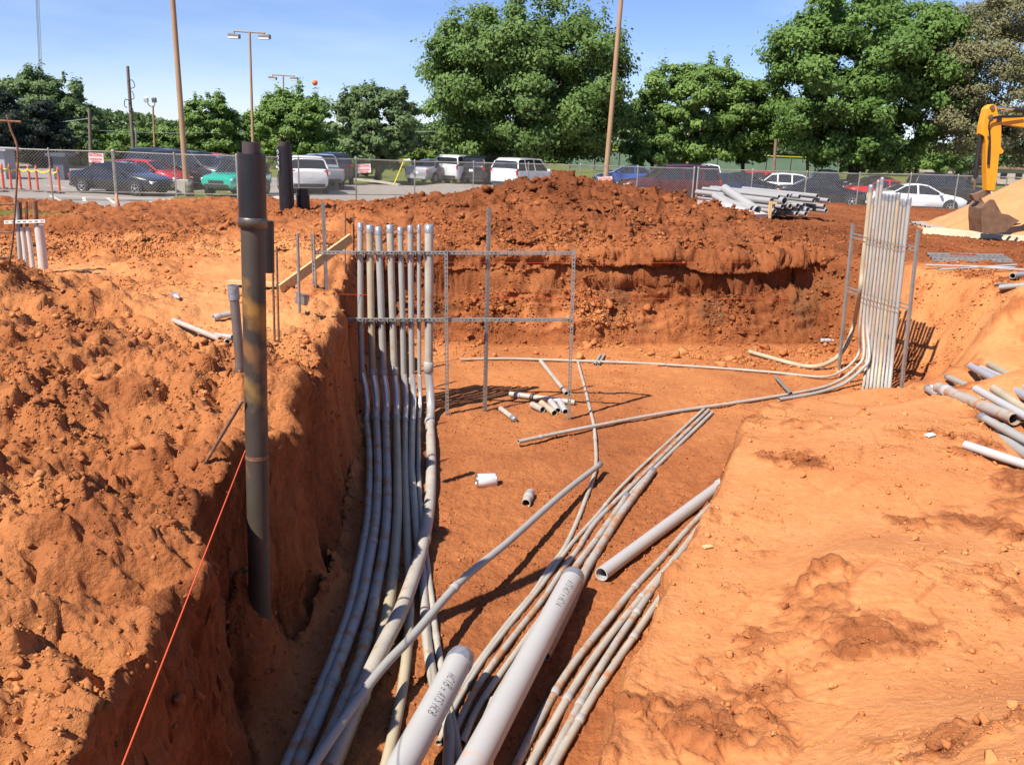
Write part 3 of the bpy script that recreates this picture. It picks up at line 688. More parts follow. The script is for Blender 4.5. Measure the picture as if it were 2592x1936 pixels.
# ------------------------------------------------------------------ slotted strut channel
def strut(mb, p0, p1, face, wid=.041, dep=.041, slots=True, pitch=.051, half=True):
    """U channel from p0 to p1; face = direction its slotted back looks"""
    p0, p1 = Vector(p0), Vector(p1); d = (p1-p0); Ln = d.length; d.normalize(); fz_ = Vector(face); fz_ = (fz_-d*fz_.dot(d)).normalized(); s_ = d.cross(fz_)
    def P(a, b, c): return p0+d*a+s_*b+fz_*c
    h = wid/2; n = max(1, int(Ln/pitch)); pt = Ln/n
    V = []; Fa = []
    def quad(a): b = len(V); V.extend(a); Fa.append((b, b+1, b+2, b+3))
    if slots:
        for k in range(n):
            a0 = k*pt; a1 = a0+pt; s0 = a0+pt*.22; s1 = a1-pt*.22; w2 = .0075
            quad([P(a0, -h, 0), P(a1, -h, 0), P(a1, -w2, 0), P(a0, -w2, 0)]); quad([P(a0, w2, 0), P(a1, w2, 0), P(a1, h, 0), P(a0, h, 0)])
            quad([P(a0, -w2, 0), P(s0, -w2, 0), P(s0, w2, 0), P(a0, w2, 0)]); quad([P(s1, -w2, 0), P(a1, -w2, 0), P(a1, w2, 0), P(s1, w2, 0)])
    else: quad([P(0, -h, 0), P(Ln, -h, 0), P(Ln, h, 0), P(0, h, 0)])
    for sg in (-1, 1):
        quad([P(0, sg*h, 0), P(Ln, sg*h, 0), P(Ln, sg*h, -dep), P(0, sg*h, -dep)])
        quad([P(0, sg*h, -dep), P(Ln, sg*h, -dep), P(Ln, sg*(h-.009), -dep), P(0, sg*(h-.009), -dep)])
        quad([P(0, sg*(h-.009), -dep), P(Ln, sg*(h-.009), -dep), P(Ln, sg*(h-.009), -dep+.007), P(0, sg*(h-.009), -dep+.007)])
    mb.add(V, Fa)
fr = empty('pipe_support_stand', at(1132, 1043, 0), 0, 'slotted galvanised strut frame holding the row of eight risers', 'support stand')
def sp(name, p0, p1, face, **k):
    mb = MB(); strut(mb, p0, p1, face, **k); return mb.build(name, M['galv'], fr, world=True)
FA = (0, -1, 0)
sp('crossbar', aty(797, 640, YF+.0), aty(1450, 641, YF), FA); sp('crossbar', aty(824, 810, YF), aty(1445, 810, YF), FA)
sp('upright', aty(790, 593, YF-.045), aty(800, 806, YF-.045), FA); 
g1 = aty(1129, 634, YF-.045); g2 = aty(1132, 1048, YF-.045); sp('upright', g1, (g2.x, g2.y, -.04), FA)
g1 = aty(1453, 632, YF-.045); g2 = aty(1441, 1046, YF-.045); sp('upright', g1, (g2.x, g2.y, -.04), FA)
g1 = aty(1234, 527, YF+.08); g2 = aty(1228, 905, YF+.35); sp('rear_upright', g1, (g2.x, g2.y-.1, -.02 if g2.z > 0 else g2.z), (-.9, -.45, 0))
g1 = aty(813, 513, YF+.06); g2 = aty(823, 750, YF+.06); sp('rear_upright', g1, g2, (-.9, -.45, 0), wid=.03)
for i in range(8):
    for yy in (640, 810):
        q = aty(tops[i][0]+(mids[i][0]-tops[i][0])*(yy-570)/240, yy, YC); r_ = rads[i]
        mb = MB()
        mb.tube([q+Vector((0, 0, -.017)), q+Vector((0, 0, .017))], r_*1.09, 16, caps=False)
        for sg in (-1, 1): mb.box((q.x+sg*(r_+.008), YF-.006, q.z), (.006, .03, .05))
        mb.build('pipe_clamp', M['galv'], fr, world=True)
# ------------------------------------------------------------------ riser rack on the right
A = Vector((5.37, 14.23, 0)); B = Vector((5.87, 12.95, 0)); RD = (B-A).normalized(); RN = Vector((-RD.y, RD.x, 0))
if RN.y > 0: RN = -RN
rk = empty('strut_rack', (A+B)/2, 0, 'galvanised strut rack strapping a flat bundle of riser conduits', 'strut rack')
def sr(name, p0, p1, face, **k):
    mb = MB(); strut(mb, p0, p1, face, **k); return mb.build(name, M['galv'], rk, world=True)
sr('upright', (A.x, A.y, -.03), aty(2157, 566, 14.35), RN, slots=False)
sr('upright', (B.x, B.y, -.03), aty(2322, 581, 13.0), RN, slots=False)
UL, UR = aty(2152, 597, 14.3), aty(2316, 632, 12.98); LL, LR = aty(2137, 732, 14.22), aty(2298, 780, 12.95)
for a_, b_ in ((UL, UR), (LL, LR)):
    for dz in (-.03, .03): mb = MB(); mb.bar(a_+RN*-.06+Vector((0, 0, dz)), b_+RN*-.06+Vector((0, 0, dz)), .03, .018); mb.build('crossbar', M['galv'], rk, world=True)
RB = [(2199, 470, .037, 'pvc_tan'), (2213, 500, .021, 'pvc_tan2'), (2228, 458, .024, 'pvc_tan2'), (2240, 451, .026, 'pvc'), (2250, 492, .022, 'pvc_tan2'), (2259, 493, .024, 'pvc'),
      (2268, 495, .024, 'pvc_tan2'), (2276, 493, .024, 'pvc'), (2284, 490, .027, 'pvc_tan'), (2291, 505, .02, 'pvc'), (2297, 507, .024, 'pvc'), (2303, 502, .03, 'pvc')]
rl = ['beige conduit at the left edge of the rack, sweeping out low to the left', 'slim rack conduit bending out left across the pit floor to the strut frame', 'rack conduit running out to a coupling near the pit centre', 'tallest conduit of the strapped rack bundle',
      'fifth conduit from the left in the strapped rack bundle', 'sixth conduit from the left in the strapped rack bundle', 'seventh conduit from the left in the rack bundle', 'eighth conduit from the left in the rack bundle',
      'yellowed thick conduit right of centre in the rack bundle', 'thinnest rack conduit, third from the right edge', 'second conduit from the right edge of the rack bundle', 'thick pale conduit on the right edge of the rack bundle']
def rackpt(u, z): q = UL.lerp(UR, u); return Vector((A.x+(B.x-A.x)*u+ (q.x-(A.x+(B.x-A.x)*u))*z/UL.z, A.y+(B.y-A.y)*u, z))
n_ = len(RB)
for i, (px, py, r_, mm_) in enumerate(RB):
    u = .23+.60*i/(n_-1); q = rackpt(u, 1.0)
    tz = aty(px, py, q.y).z; top = rackpt(u, tz); 
    if i == 0: lo = [rackpt(u, 1.35), at(2162, 818, .72), at(2145, 868, .42), at(2118, 905, .2), at(2078, 925, .09), at(2038, 927, .05), at(1984, 915, .045), at(1897, 890, .05)]
    elif i == 1: lo = [rackpt(u, .8), at(2176, 885, .42), at(2160, 915, .24), at(2128, 940, .1), at(2080, 954, .04), at(1951, 942, .03), at(1780, 929, .03), at(1613, 919, .03), at(1450, 913, .035), at(1290, 908, .04), at(1165, 910, .045)]
    elif i == 2: lo = [rackpt(u, .9), at(2186, 900, .42), at(2166, 930, .24), at(2130, 960, .1), at(2080, 981, .035), at(1990, 999, .035), at(1850, 1021, .04), at(1682, 1045.5, .05), at(1506, 1078, .06), at(1400, 1099, .07), at(1312, 1118, .08)]
    elif i == 3: lo = [rackpt(u, .95), at(2200, 905, .42), at(2180, 935, .25), at(2145, 965, .11), at(2110, 982, .05), at(2051, 998, .035), at(1972, 1011, .035)]
    else:
        lo = [rackpt(u, .75), rackpt(u, .40)+Vector((-.02, -.06, 0)), rackpt(u, .17)+Vector((-.08, -.20, 0)), rackpt(u, .06)+Vector((-.17, -.42, 0)), rackpt(u, .03)+Vector((-.38, -.9, 0)), rackpt(u, .03)+Vector((-.6, -1.4, 0))]
    pts = [top, rackpt(u, 2.2), rackpt(u, 1.7)]+lo
    pipe('rack_conduit', pts, r_, M[mm_], rl[i], group='conduits strapped in the rack', caps=(0,), per=6, couplings=(.965,) if i == 2 else ())
# tie straps wound round the bundle (part of the rack)
for zc in ((UL, UR), (LL, LR)):
    for dz in (-.03, .035):
        a_, b_ = zc[0].lerp(zc[1], .18), zc[0].lerp(zc[1], .88); mb = MB(); pp = []
        for k in range(49):
            t_ = k/48; q = a_.lerp(b_, t_); pp.append(q+RN*(.055+.008*abs(math.sin(k*math.pi*12/48)))+Vector((0, 0, dz)))
        mb.tube(pp, .0035, 6); mb.build('tie_wire', M['rust'], rk, world=True)

# ------------------------------------------------------------------ conduits lying on the pit floor
def P0(lst, z): return [at(x, y, zz) for (x, y), zz in zip(lst, z if isinstance(z, (list, tuple)) else [z]*len(lst))]
G1 = 'conduits lying on the pit floor'
pipe('floor_conduit', P0([(1520, 1174), (1423, 1250), (1291, 1367), (1166, 1471), (1050, 1603), (972, 1685), (894, 1786), (817, 1899), (780, 1955)], [.13, .20, .27, .29, .30, .30, .29, .28, .28]), .030, M['pvc'], 'long grey conduit laid diagonally over the riser runs', group=G1, caps=(0,), couplings=(.62,))
pipe('floor_conduit', P0([(1463, 917), (1480, 980), (1493, 1034), (1503, 1075), (1507, 1117), (1509, 1165), (1503, 1206), (1482, 1264), (1459, 1323), (1426, 1391), (1388, 1441), (1350, 1500), (1283, 1580), (1205, 1685), (1150, 1770), (1100, 1850)], .025), .022, M['pvc_tan2'], 'thin conduit curving from the pit centre down under the capped duct', group=G1, couplings=(.2, .4), per=6)
pipe('floor_conduit', P0([(1782, 1035), (1700, 1111), (1623, 1182), (1564, 1241), (1512, 1303), (1447, 1376), (1400, 1440), (1361, 1494), (1283, 1590), (1215, 1680), (1150, 1790), (1110, 1880)], .022), .020, M['pvc_tan2'], 'left one of three thin conduits that start together at mid floor', group=G1, per=5, couplings=(.5,))
pipe('floor_conduit', P0([(1794, 1038), (1653, 1176), (1588, 1240), (1506, 1323), (1462, 1391), (1426, 1438), (1375, 1515), (1300, 1610), (1230, 1705), (1180, 1790), (1140, 1880)], .026), .024, M['pvc_dirty'], 'middle one of three thin conduits that start together, caked with mud', group=G1, per=5)
pipe('floor_conduit', P0([(1803, 1044), (1661, 1182), (1594, 1252), (1530, 1335), (1475, 1410), (1430, 1480), (1350, 1590), (1260, 1715), (1205, 1800), (1170, 1880)], .026), .023, M['pvc_tan2'], 'right one of three thin conduits that start together at mid floor', group=G1, per=5)
pipe('floor_conduit', P0([(1588, 1253), (1545, 1315), (1506, 1370), (1459, 1432), (1420, 1500), (1350, 1615), (1290, 1710), (1240, 1800), (1210, 1880)], .035), .031, M['pvc_dirty'], 'mud-smeared conduit with a taped end, short neighbour of the thin three', group=G1, caps=(0,), per=5)
pipe('floor_conduit', P0([(1653, 1191), (1600, 1262), (1564, 1312), (1520, 1382), (1482, 1445), (1440, 1540), (1380, 1660)], .045), .038, M['pvc_dirty'], 'thick muddy conduit with a taped upper end going under the long capped duct', group=G1, caps=(0,), per=5)
pipe('floor_duct', P0([(1522, 1453), (1826, 1226), (1930, 1150)], [.09, .07, .05]), .058, M['pvc_light'], 'pale duct with its open end facing the camera, far end buried in the bank', 'duct', smooth=False, couplings=(.045,), seg=24)
ip = [([(1798, 1279), (1741, 1338), (1682, 1405), (1608, 1484), (1536, 1572), (1439, 1697), (1361, 1829), (1314, 1922), (1290, 1975)], 'pvc_dirty', 'leftmost of the four parallel conduits hugging the foot of the right bank'),
      ([(1797, 1298), (1711, 1409), (1640, 1492), (1560, 1588), (1470, 1712), (1392, 1844), (1345, 1932), (1320, 1985)], 'pvc_tan2', 'second from the left of the four parallel conduits beside the right bank'),
      ([(1773, 1338), (1691, 1437), (1625, 1530), (1560, 1625), (1497, 1728), (1427, 1858), (1384, 1938), (1360, 1985)], 'pvc_dirty', 'third from the left of the four parallel conduits beside the right bank'),
      ([(1740, 1420), (1680, 1500), (1605, 1610), (1520, 1733), (1456, 1841), (1405, 1930), (1380, 1985)], 'pvc_tan2', 'rightmost of the four parallel conduits, half under the right bank')]
for pp, mm_, lb in ip: pipe('bank_conduit', P0(pp, .035), .027, M[mm_], lb, group='four parallel conduits beside the right bank', couplings=(.45, .8), per=5)
# two fat capped ducts with marker writing
def duct(p_top, p_bot, r_, label, txt, size, where, capr=1.05):
    root = empty('capped_duct', p_top, 0, label, 'duct', 'fat capped ducts with marker writing')
    d = (p_bot-p_top).normalized(); pts = [p_top+(p_bot-p_top)*k/14 for k in range(15)]
    mb = MB(); mb.tube(pts, r_, 40); mb.build('pipe_wall', M['pvc_light'], root, world=True)
    cp = MB(); cp.tube([p_top-d*.05, p_top-d*.045, p_top-d*.02, p_top+d*.03, p_top+d*.075], r_, 40, radii=[r_*.55, r_*.86, r_*1.03, r_*1.05, r_*1.03])
    if capr > 1.05: 
        cp = MB(); cp.tube([p_top-d*.10, p_top-d*.085, p_top-d*.05, p_top, p_top+d*.05], r_, 40, radii=[r_*.35, r_*.7, r_*.98, r_*1.07, r_*1.04])
    cp.build('tape_cap', M['tape'], root, world=True)
    # lettering bent onto the wall: u runs down the pipe, v round it
    ST = {'H': [[(0, 0), (.05, 1)], [(.55, .02), (.6, 1)], [(.03, .52), (.58, .48)]], 'C': [[(.55, .88), (.3, 1), (.06, .75), (0, .4), (.15, .05), (.5, .1)]], '1': [[(.2, 0), (.25, 1)]], 'B': [[(0, 0), (.05, 1), (.4, .95), (.45, .7), (.08, .52), (.5, .42), (.5, .1), (0, 0)]],
          'A': [[(0, 0), (.3, 1), (.58, 0)], [(.12, .38), (.5, .36)]], 'T': [[(0, .96), (.6, 1)], [(.3, .98), (.28, 0)]], 'S': [[(.5, .9), (.25, 1), (.05, .78), (.3, .52), (.48, .25), (.25, 0), (0, .1)]], '~': [[(.1, .35), (.25, .6), (.4, .35), (.6, .6)], [(.15, .1), (.5, .12)]], ' ': []}
    up = (Vector((0, 0, 1))-d*d.z).normalized(); sd_ = d.cross(up); mb = MB(); cx_ = where[0]; rj = random.Random(len(txt))
    for ch in txt:
        hgt = size*rj.uniform(.85, 1.1)
        for stn in ST[ch]:
            pp = []
            src_ = catmull([(q[0], q[1], 0) for q in stn], 5) if len(stn) > 2 and ch not in 'A' else [Vector((*stn[0], 0))]+[Vector((*a_, 0)).lerp(Vector((*b_, 0)), q/6) for a_, b_ in zip(stn[:-1], stn[1:]) for q in range(1, 7)]
            for v in src_:
                u = cx_+v.x*hgt*.75+v.y*hgt*.12; a = where[1]-(v.y*hgt)/r_; pp.append(p_top+d*u+(up*math.cos(a)+sd_*math.sin(a))*(r_+.0004))
            mb.tube(pp, .0019, 5)
        cx_ += size*(.62 if ch != ' ' else .35)
    mb.sm = [False]*len(mb.sm); me = bpy.data.meshes.new('marker_writing'); me.from_pydata(mb.v, [], mb.f)
    link('marker_writing', me, M['ink'], root, world=True)
d1t, d1b = at(1163, 1672, .30), at(990, 1990, .30)
duct(d1t, d1b, .084, 'shorter fat pale duct, its end wrapped in grey tape, leaning bottom centre', 'HC1B \u2192 ATS HCB'.replace('\u2192', '~'), .052, (.26, -.15), 1.08)
d2t, d2b = at(1450, 1462, .20), at(1178, 1975, .26)
duct(d2t, d2b, .086, 'longer fat pale duct with a grey cap ring, right of the shorter one', 'ATS HC1 ~ HC1A', .052, (.22, -.10))
# stub pieces
G2 = 'short conduit offcuts around the frame foot'
pipe('conduit_offcut', P0([(1290, 997), (1455, 1019)], .05), .038, M['pvc_tan2'], 'longest printed offcut lying level behind the others', group=G2, couplings=(.04,))
pipe('conduit_offcut', P0([(1369, 914), (1434, 996)], [.05, .07]), .033, M['pvc_tan2'], 'slanting pale offcut leaning towards the right frame leg', group=G2)
for a_, b_, mm_, lb in [((1347, 1024), (1374, 1037), 'pvc_dirty', 'leftmost stub of the four side by side open pipe stubs'), ((1371, 1020), (1404, 1046), 'pvc_tan', 'yellow stub, second of the four side by side open pipe stubs'),
                    ((1394, 1016), (1412, 1040), 'pvc_light', 'white stub, third of the four side by side open pipe stubs'), ((1414, 1012), (1432, 1043), 'pvc_light', 'white stub nearest the frame leg, fourth of the open stubs')]:
    pipe('conduit_offcut', P0([a_, b_], .05), .044, M[mm_], lb, group=G2)
pipe('conduit_offcut', P0([(1267, 1034), (1303, 1061)], .04), .034, M['pvc_tan2'], 'small taped offcut lying alone left of the open stubs', group=G2, caps=(1,))
pipe('conduit_offcut', P0([(1342, 1247), (1331, 1274)], .05), .045, M['pvc_tan2'], 'short open offcut standing out alone on the bare floor by the can', group=G2, couplings=(.35,))
for dx, lb in ((-5, 'left one of two tiny grey stubs beyond the long level conduit'), (5, 'right one of two tiny grey stubs beyond the long level conduit')):
    pipe('conduit_offcut', P0([(1525+dx, 898), (1510+dx, 922)], .03), .022, M['pvc'], lb, group=G2)
pipe('strut_offcut', P0([(1964, 955), (2002, 996)], [.05, .09]), .026, M['galv'], 'short grey channel offcut leaning on the conduit near the rack', 'offcut')
# paint can
cn = empty('paint_can', at(1231, 1230, 0), 0, 'white paint can lying open on its side on the pit floor', 'paint can')
cc = at(1231, 1216, .075); Mx = Matrix.Rotation(rad(12), 3, 'Z') @ Matrix.Rotation(rad(90), 3, 'Y')
mb = MB(); mb.lathe([(.0, .10), (.068, .10), (.074, .097), (.074, -.10)], cc, 32, Mx); mb.build('label_wall', M['whitepaintcan'], cn, world=True)
mb = MB(); mb.lathe([(.0745, -.094), (.0775, -.1), (.0775, -.108), (.066, -.108), (.064, -.10), (.066, .05), (0, .05)], cc, 32, Mx); mb.lathe([(.0745, .094), (.077, .1), (.0745, .104), (.068, .101)], cc, 32, Mx); mb.build('rim', M['tin'], cn, world=True)
# strings across the pit
def string(name, pts, r_, m_, label, sag=0.0):
    if sag:
        a, b = Vector(pts[0]), Vector(pts[-1]); pts = [a.lerp(b, k/16)-Vector((0, 0, sag*4*(k/16)*(1-k/16))) for k in range(17)]
    mb = MB(); mb.tube(pts, r_, 6); return prop(mb.build(name, m_), label, 'string line' if 'line' in name else 'cord')
string('string_line', [aty(752, 743, 10.6), aty(1995, 757, 15.2)], .0028, M['redstring'], 'orange string line stretched level across the pit behind the risers', .02)
string('string_line', [aty(848, 661, 14.6), aty(1900, 664, 16.0)], .0022, M['redstring'], 'higher faint orange string line near the top of the back wall', .02)
string('string_line', [aty(621, 1140, 4.80), at(300, 1960, 1.62)], .0030, M['redstring'], 'orange string line running down over the left bank to the lower edge')

# ------------------------------------------------------------------ left side: casings, stakes, boards
def casing(name, x, y, z0, z1, r_, label, cat='steel casing', mats='blackpipe', parts=()):
    root = empty(name, (x, y, z0), 0, label, cat)
    return root
ct = aty(636, 360, 4.95); cbx, cby = at(643, 1180, 1.5)[:2]
cb = Vector((aty(645, 1400, 4.95).x, 4.95, -.05))
def cpt(z): t_ = (z-cb.z)/(ct.z-cb.z); return cb.lerp(ct, t_)
root = empty('pier_casing', cb, 0, 'tall paint-streaked black steel casing standing against the cut bank', 'pipe casing', 'dark casings in the dirt')
zb = aty(640, 575, 4.95).z; zt = aty(640, 390, 4.95).z
mb = MB(); mb.tube([cpt(z) for z in np.linspace(-.05, zb, 24)], .0655, 40); mb.build('lower_pipe', M['casing'], root, world=True)
mb = MB(); mb.tube([cpt(zb), cpt(zt)], .0745, 40, inner=.062); mb.build('sleeve', M['blackpipe'], root, world=True)
mb = MB(); mb.tube([cpt(zt-.1), cpt(ct.z)], .049, 40, inner=.043); mb.build('inner_pipe', M['oldpipe'] if 'oldpipe' in M else M['casing'], root, world=True)
mb = MB(); mb.tube([cpt(zb-.004), cpt(zb), cpt(zb+.05), cpt(zb+.054)], .08, 40, radii=[.068, .079, .079, .075]); mb.build('clamp_band', M['bandsteel'], root, world=True)
mb = MB(); mb.tube([cpt(1.62), cpt(1.645)], .0675, 40, caps=False); mb.build('wire_tie', M['rust'], root, world=True)
def simple_casing(px_t, py_t, px_b, py_b, wpx, label, capfrac=.12):
    Y = on_ground(px_b, py_b).y+.1; r_ = wpx/2*Y/FPX; t_ = aty(px_t, py_t, Y); b_ = aty(px_b, py_b, Y); b_.z -= .12
    root = empty('pipe_casing', b_, 0, label, 'pipe casing', 'dark casings in the dirt')
    s_ = b_.lerp(t_, 1-capfrac)
    mb = MB(); mb.tube([b_, b_.lerp(s_, .3), s_], r_, 32); mb.build('sleeve', M['blackpipe'], root, world=True)
    mb = MB(); mb.tube([s_, t_], r_*.8, 32, inner=r_*.7); mb.build('inner_pipe', M['casing'], root, world=True)
simple_casing(719, 359, 727, 532, 36, 'thick black casing with white marks, mid ground behind the tall one', .06)
simple_casing(766, 478, 768, 529, 33, 'squat black casing with a small cap, right of the thick one', .25)
t_ = aty(678, 560, 7.3); b_ = aty(680, 690, 7.3); mb = MB(); mb.tube([b_, t_], .048, 20, inner=.04); o = mb.build('vent_pipe', M['blackpipe']); prop(o, 'narrow black pipe half hidden just behind the tall casing', 'pipe casing', 'dark casings in the dirt')
# white paint marks on the thick black casing
mb = MB(); q = [o for o in bpy.data.objects if o.name.startswith('pipe_casing')][0].location; q = aty(705, 385, q.y-.2)
mkp = [o for o in bpy.data.objects if o.name.startswith('pipe_casing')][0]
for k in range(4): mb = MB(); mb.tube(catmull([(q.x-.05, q.y+.03, q.z-.13*k), (q.x-.02, q.y-.01, q.z+.04-.13*k), (q.x, q.y-.012, q.z-.02-.13*k), (q.x-.03, q.y, q.z-.05-.13*k)], 4), .009, 5); mb.build('paint_mark', M['lampwhite'], mkp, world=True)
# capped stub pipe
t_ = aty(590, 722, 6.6); b_ = aty(606, 900, 6.6)
sp_ = empty('stub_pipe', b_, 0, 'grey capped stub pipe leaning beside the tall casing', 'pipe')
mb = MB(); mb.tube([b_-Vector((0, 0, .2)), b_, t_], .036, 20, inner=.028); mb.build('pipe_wall', M['galv2'], sp_, world=True)
mb = MB(); mb.tube([t_, t_+(b_-t_)*.2], .042, 20, inner=.032); mb.build('coupling', M['tape'], sp_, world=True)
# offcuts on the left bank
def ongr(px, py, r_): q = on_ground(px, py); return Vector((q.x, q.y, q.z+r_))
G3 = 'conduit offcuts on the left bank'
for a_, b_, r_, mm_, lb, cp_ in [((441, 820), (576, 880), .026, 'pvc_tan2', 'long pale open-ended conduit offcut on the left bank', (.04, .88)), ((541, 814), (584, 810), .03, 'pvc', 'short grey socket end lying left of the stub pipe', (.2,)), ((546, 856), (590, 869), .021, 'pvc_light', 'small white offcut under the long pale one', (.45,))]:
    pipe('bank_offcut', [ongr(*a_, r_+.01), ongr(*b_, r_+.02)], r_, M[mm_], lb, group=G3, couplings=cp_)
# rebar stakes
def rod(name, a, b, r_, m_, label, cat, group=None, parent=None):
    mb = MB(); mb.tube([a, (Vector(a)+Vector(b))/2, b], r_, 8); return prop(mb.build(name, m_), label, cat, group)
def rebar(a, b, r_):
    a, b = Vector(a), Vector(b); mb = MB(); n = int((b-a).length/.012); rr = []; pp = []
    for k in range(n+1): pp.append(a.lerp(b, k/n)); rr.append(r_*(1.14 if k % 2 else .92))
    mb.tube(pp, r_, 8, radii=rr); return mb
gq = on_ground(487, 1165); q2 = aty(614, 1013, 4.88)
prop(rebar(gq-Vector((0, 0, .15)), q2, .0105).build('rebar_stake', M['rebar']), 'ribbed rebar leaning diagonally against the tall casing', 'rebar stake', 'steel stakes on the left bank')
for (a_, b_, Y, r_, lb) in [((689, 621), (690, 735), 7.9, .011, 'left one of two short rusty rods by the board end'), ((700, 624), (701, 735), 7.9, .010, 'right one of two short rusty rods by the board end'),
                        ((874, 543), (872, 603), 12.5, .011, 'thin rod left of the two at the far board end'), ((895, 541), (894, 608), 12.6, .011, 'thin rod right of the two at the far board end')]:
    p_, q_ = aty(*a_, Y), aty(*b_, Y); q_.z = min(q_.z, gz(q_.x, q_.y)-.1); rod('form_stake', q_, p_, r_, M['rust'], lb, 'stake', 'steel stakes on the left bank')
p_, q_ = aty(753, 592, 9.2), aty(758, 790, 9.2); q_.z -= .1; rod('form_stake', q_, p_, .016, M['galv'], 'tall grey round stake just left of the strut frame', 'stake', 'steel stakes on the left bank')
# little metal box hanging at the stake
q = aty(765, 757, 9.3); mb = MB(); mb.box(q, (.13, .08, .11), Matrix.Rotation(rad(14), 3, 'Y'), bev=.006); mb.box(q+Vector((0, -.02, .055)), (.15, .05, .012), Matrix.Rotation(rad(14), 3, 'Y')); prop(mb.build('electrical_box', M['galv']), 'small dented metal box behind the grey stake', 'metal box')
# form boards
def board(a, b, w_, t_, label, up=(0, 0, 1)):
    mb = MB(); mb.bar(a, b, w_, t_, up); return prop(mb.build('form_board', M['wood']), label, 'lumber board', 'form boards around the left bank')
board(ongr(708, 742, .03), aty(888, 603, 12.4), .04, .13, 'long sloping lumber board running up to the far corner', (0, .0, 1))
board(ongr(578, 722, .04), ongr(705, 728, .04), .14, .04, 'short lumber board lying flat behind the tall casing')
# plastic bottles
def bottle(p, rz, label, s_=1.0):
    root = empty('plastic_bottle', p, rz, label, 'bottle', 'empty plastic bottles')
    Mx = Matrix.Rotation(rad(90), 3, 'Y')
    mb = MB(); mb.lathe([(.0, -.10), (.027, -.10), (.032, -.095), (.032, -.05), (.029, -.04), (.032, -.03), (.032, .04), (.028, .06), (.013, .085), (.012, .095)], (0, 0, .03), 20, Mx); mb.v = [tuple(c*s_ for c in v) for v in mb.v]; mb.build('bottle_body', M['bottle'], root)
    mb = MB(); mb.lathe([(.0, .112), (.0145, .112), (.0145, .094), (0, .094)], (0, 0, .03), 16, Mx); mb.v = [tuple(c*s_ for c in v) for v in mb.v]; mb.build('cap', M['whiteplastic'], root)
q = on_ground(446, 757); bottle(q+Vector((0, 0, .0)), rad(-55), 'crumpled clear bottle lying on the left bank path')
q = on_ground(2092, 869); bottle(q, rad(10), 'clear bottle lying against the foot of the back wall left of the rack', 1.2)
# cut pieces of litter
for (px, py, lb, sx) in [(2357, 984, 'small white scrap right of the rack foot', .12), (2354, 1105, 'white scrap half buried on the right bank', .10), (1790, 1388, 'yellowish wood chip on the right bank slope', .07), (1847, 480, 'x', 0)]:
    if sx:
        q = on_ground(px, py); mb = MB(); mb.box((q.x, q.y, q.z+.012), (sx, sx*.5, .012), Matrix.Rotation(rad(px % 40), 3, 'Z') @ Matrix.Rotation(rad(8), 3, 'X'), bev=.003); prop(mb.build('litter_scrap', M['whiteplastic'] if 'wood' not in lb else M['wood']), lb, 'scrap', 'scraps on the dirt')
# left cluster of short risers with a strut
yl = 11.6
root = empty('riser_cluster_strut', aty(70, 640, yl), 0, 'short white slotted strut across the riser cluster at left', 'strut')
mb = MB(); strut(mb, aty(10, 563, yl), aty(114, 560, yl), FA, pitch=.07); mb.build('channel', M['lampwhite'], root, world=True)
for (xt, yt, xb, yb, r_, mm_, lb) in [(41, 505, 53, 672, .028, 'pvc', 'grey leftmost pipe of the left riser cluster'), (56, 575, 68, 672, .031, 'pvc_white', 'slim white pipe, second in the left riser cluster'), (70, 575, 84, 670, .031, 'pvc_white', 'slim white pipe, third in the left riser cluster'), (98, 570, 110, 666, .06, 'pvc_white', 'fat white pipe at the right of the left riser cluster')]:
    pipe('white_riser', [aty(xb, yb+14, yl+.09), aty((xb+xt)/2, (yb+yt)/2, yl+.09), aty(xt, yt, yl+.09)], r_, M[mm_], lb, group='pipes of the left riser cluster', smooth=False)
for (xt, yt, xb, yb, r_, lb) in [(51, 511, 54, 590, .02, 'rusty round bar behind the second pipe of the left cluster'), (66, 510, 69, 590, .02, 'rusty round bar behind the third pipe of the left cluster'), (87, 508, 93, 590, .035, 'dark rusty tube rising above the fat white pipe')]:
    rod('rusty_bar', aty(xb, yb, yl+.15), aty(xt, yt, yl+.15), r_, M['rust'], lb, 'steel bar', 'rusty bars of the left riser cluster')
# bent rusty rod with cross piece at the left edge
br = empty('bent_rod', aty(14, 690, 9.0), 0, 'tall bent rusty rod with a cross arm at the left edge', 'steel rod')
mb = MB(); mb.tube(catmull([aty(17, 292, 9.0), aty(28, 330, 9.0), aty(44, 375, 9.0), aty(43, 450, 9.0), aty(36, 560, 9.0), aty(28, 640, 9.0), aty(14, 690, 9.0)], 6), .011, 8); mb.build('upright_rod', M['rust'], br, world=True)
mb = MB(); mb.tube([aty(-40, 304, 9.0), aty(53, 309, 9.0)], .011, 8); mb.build('cross_arm', M['rust'], br, world=True)
for yy, xx in ((517, 36), (589, 30), (652, 22)):
    mb = MB(); mb.tube([aty(-40, yy, 9.0), aty(xx, yy, 9.0)], .009, 8); mb.build('tie_bar', M['rust'], br, world=True)
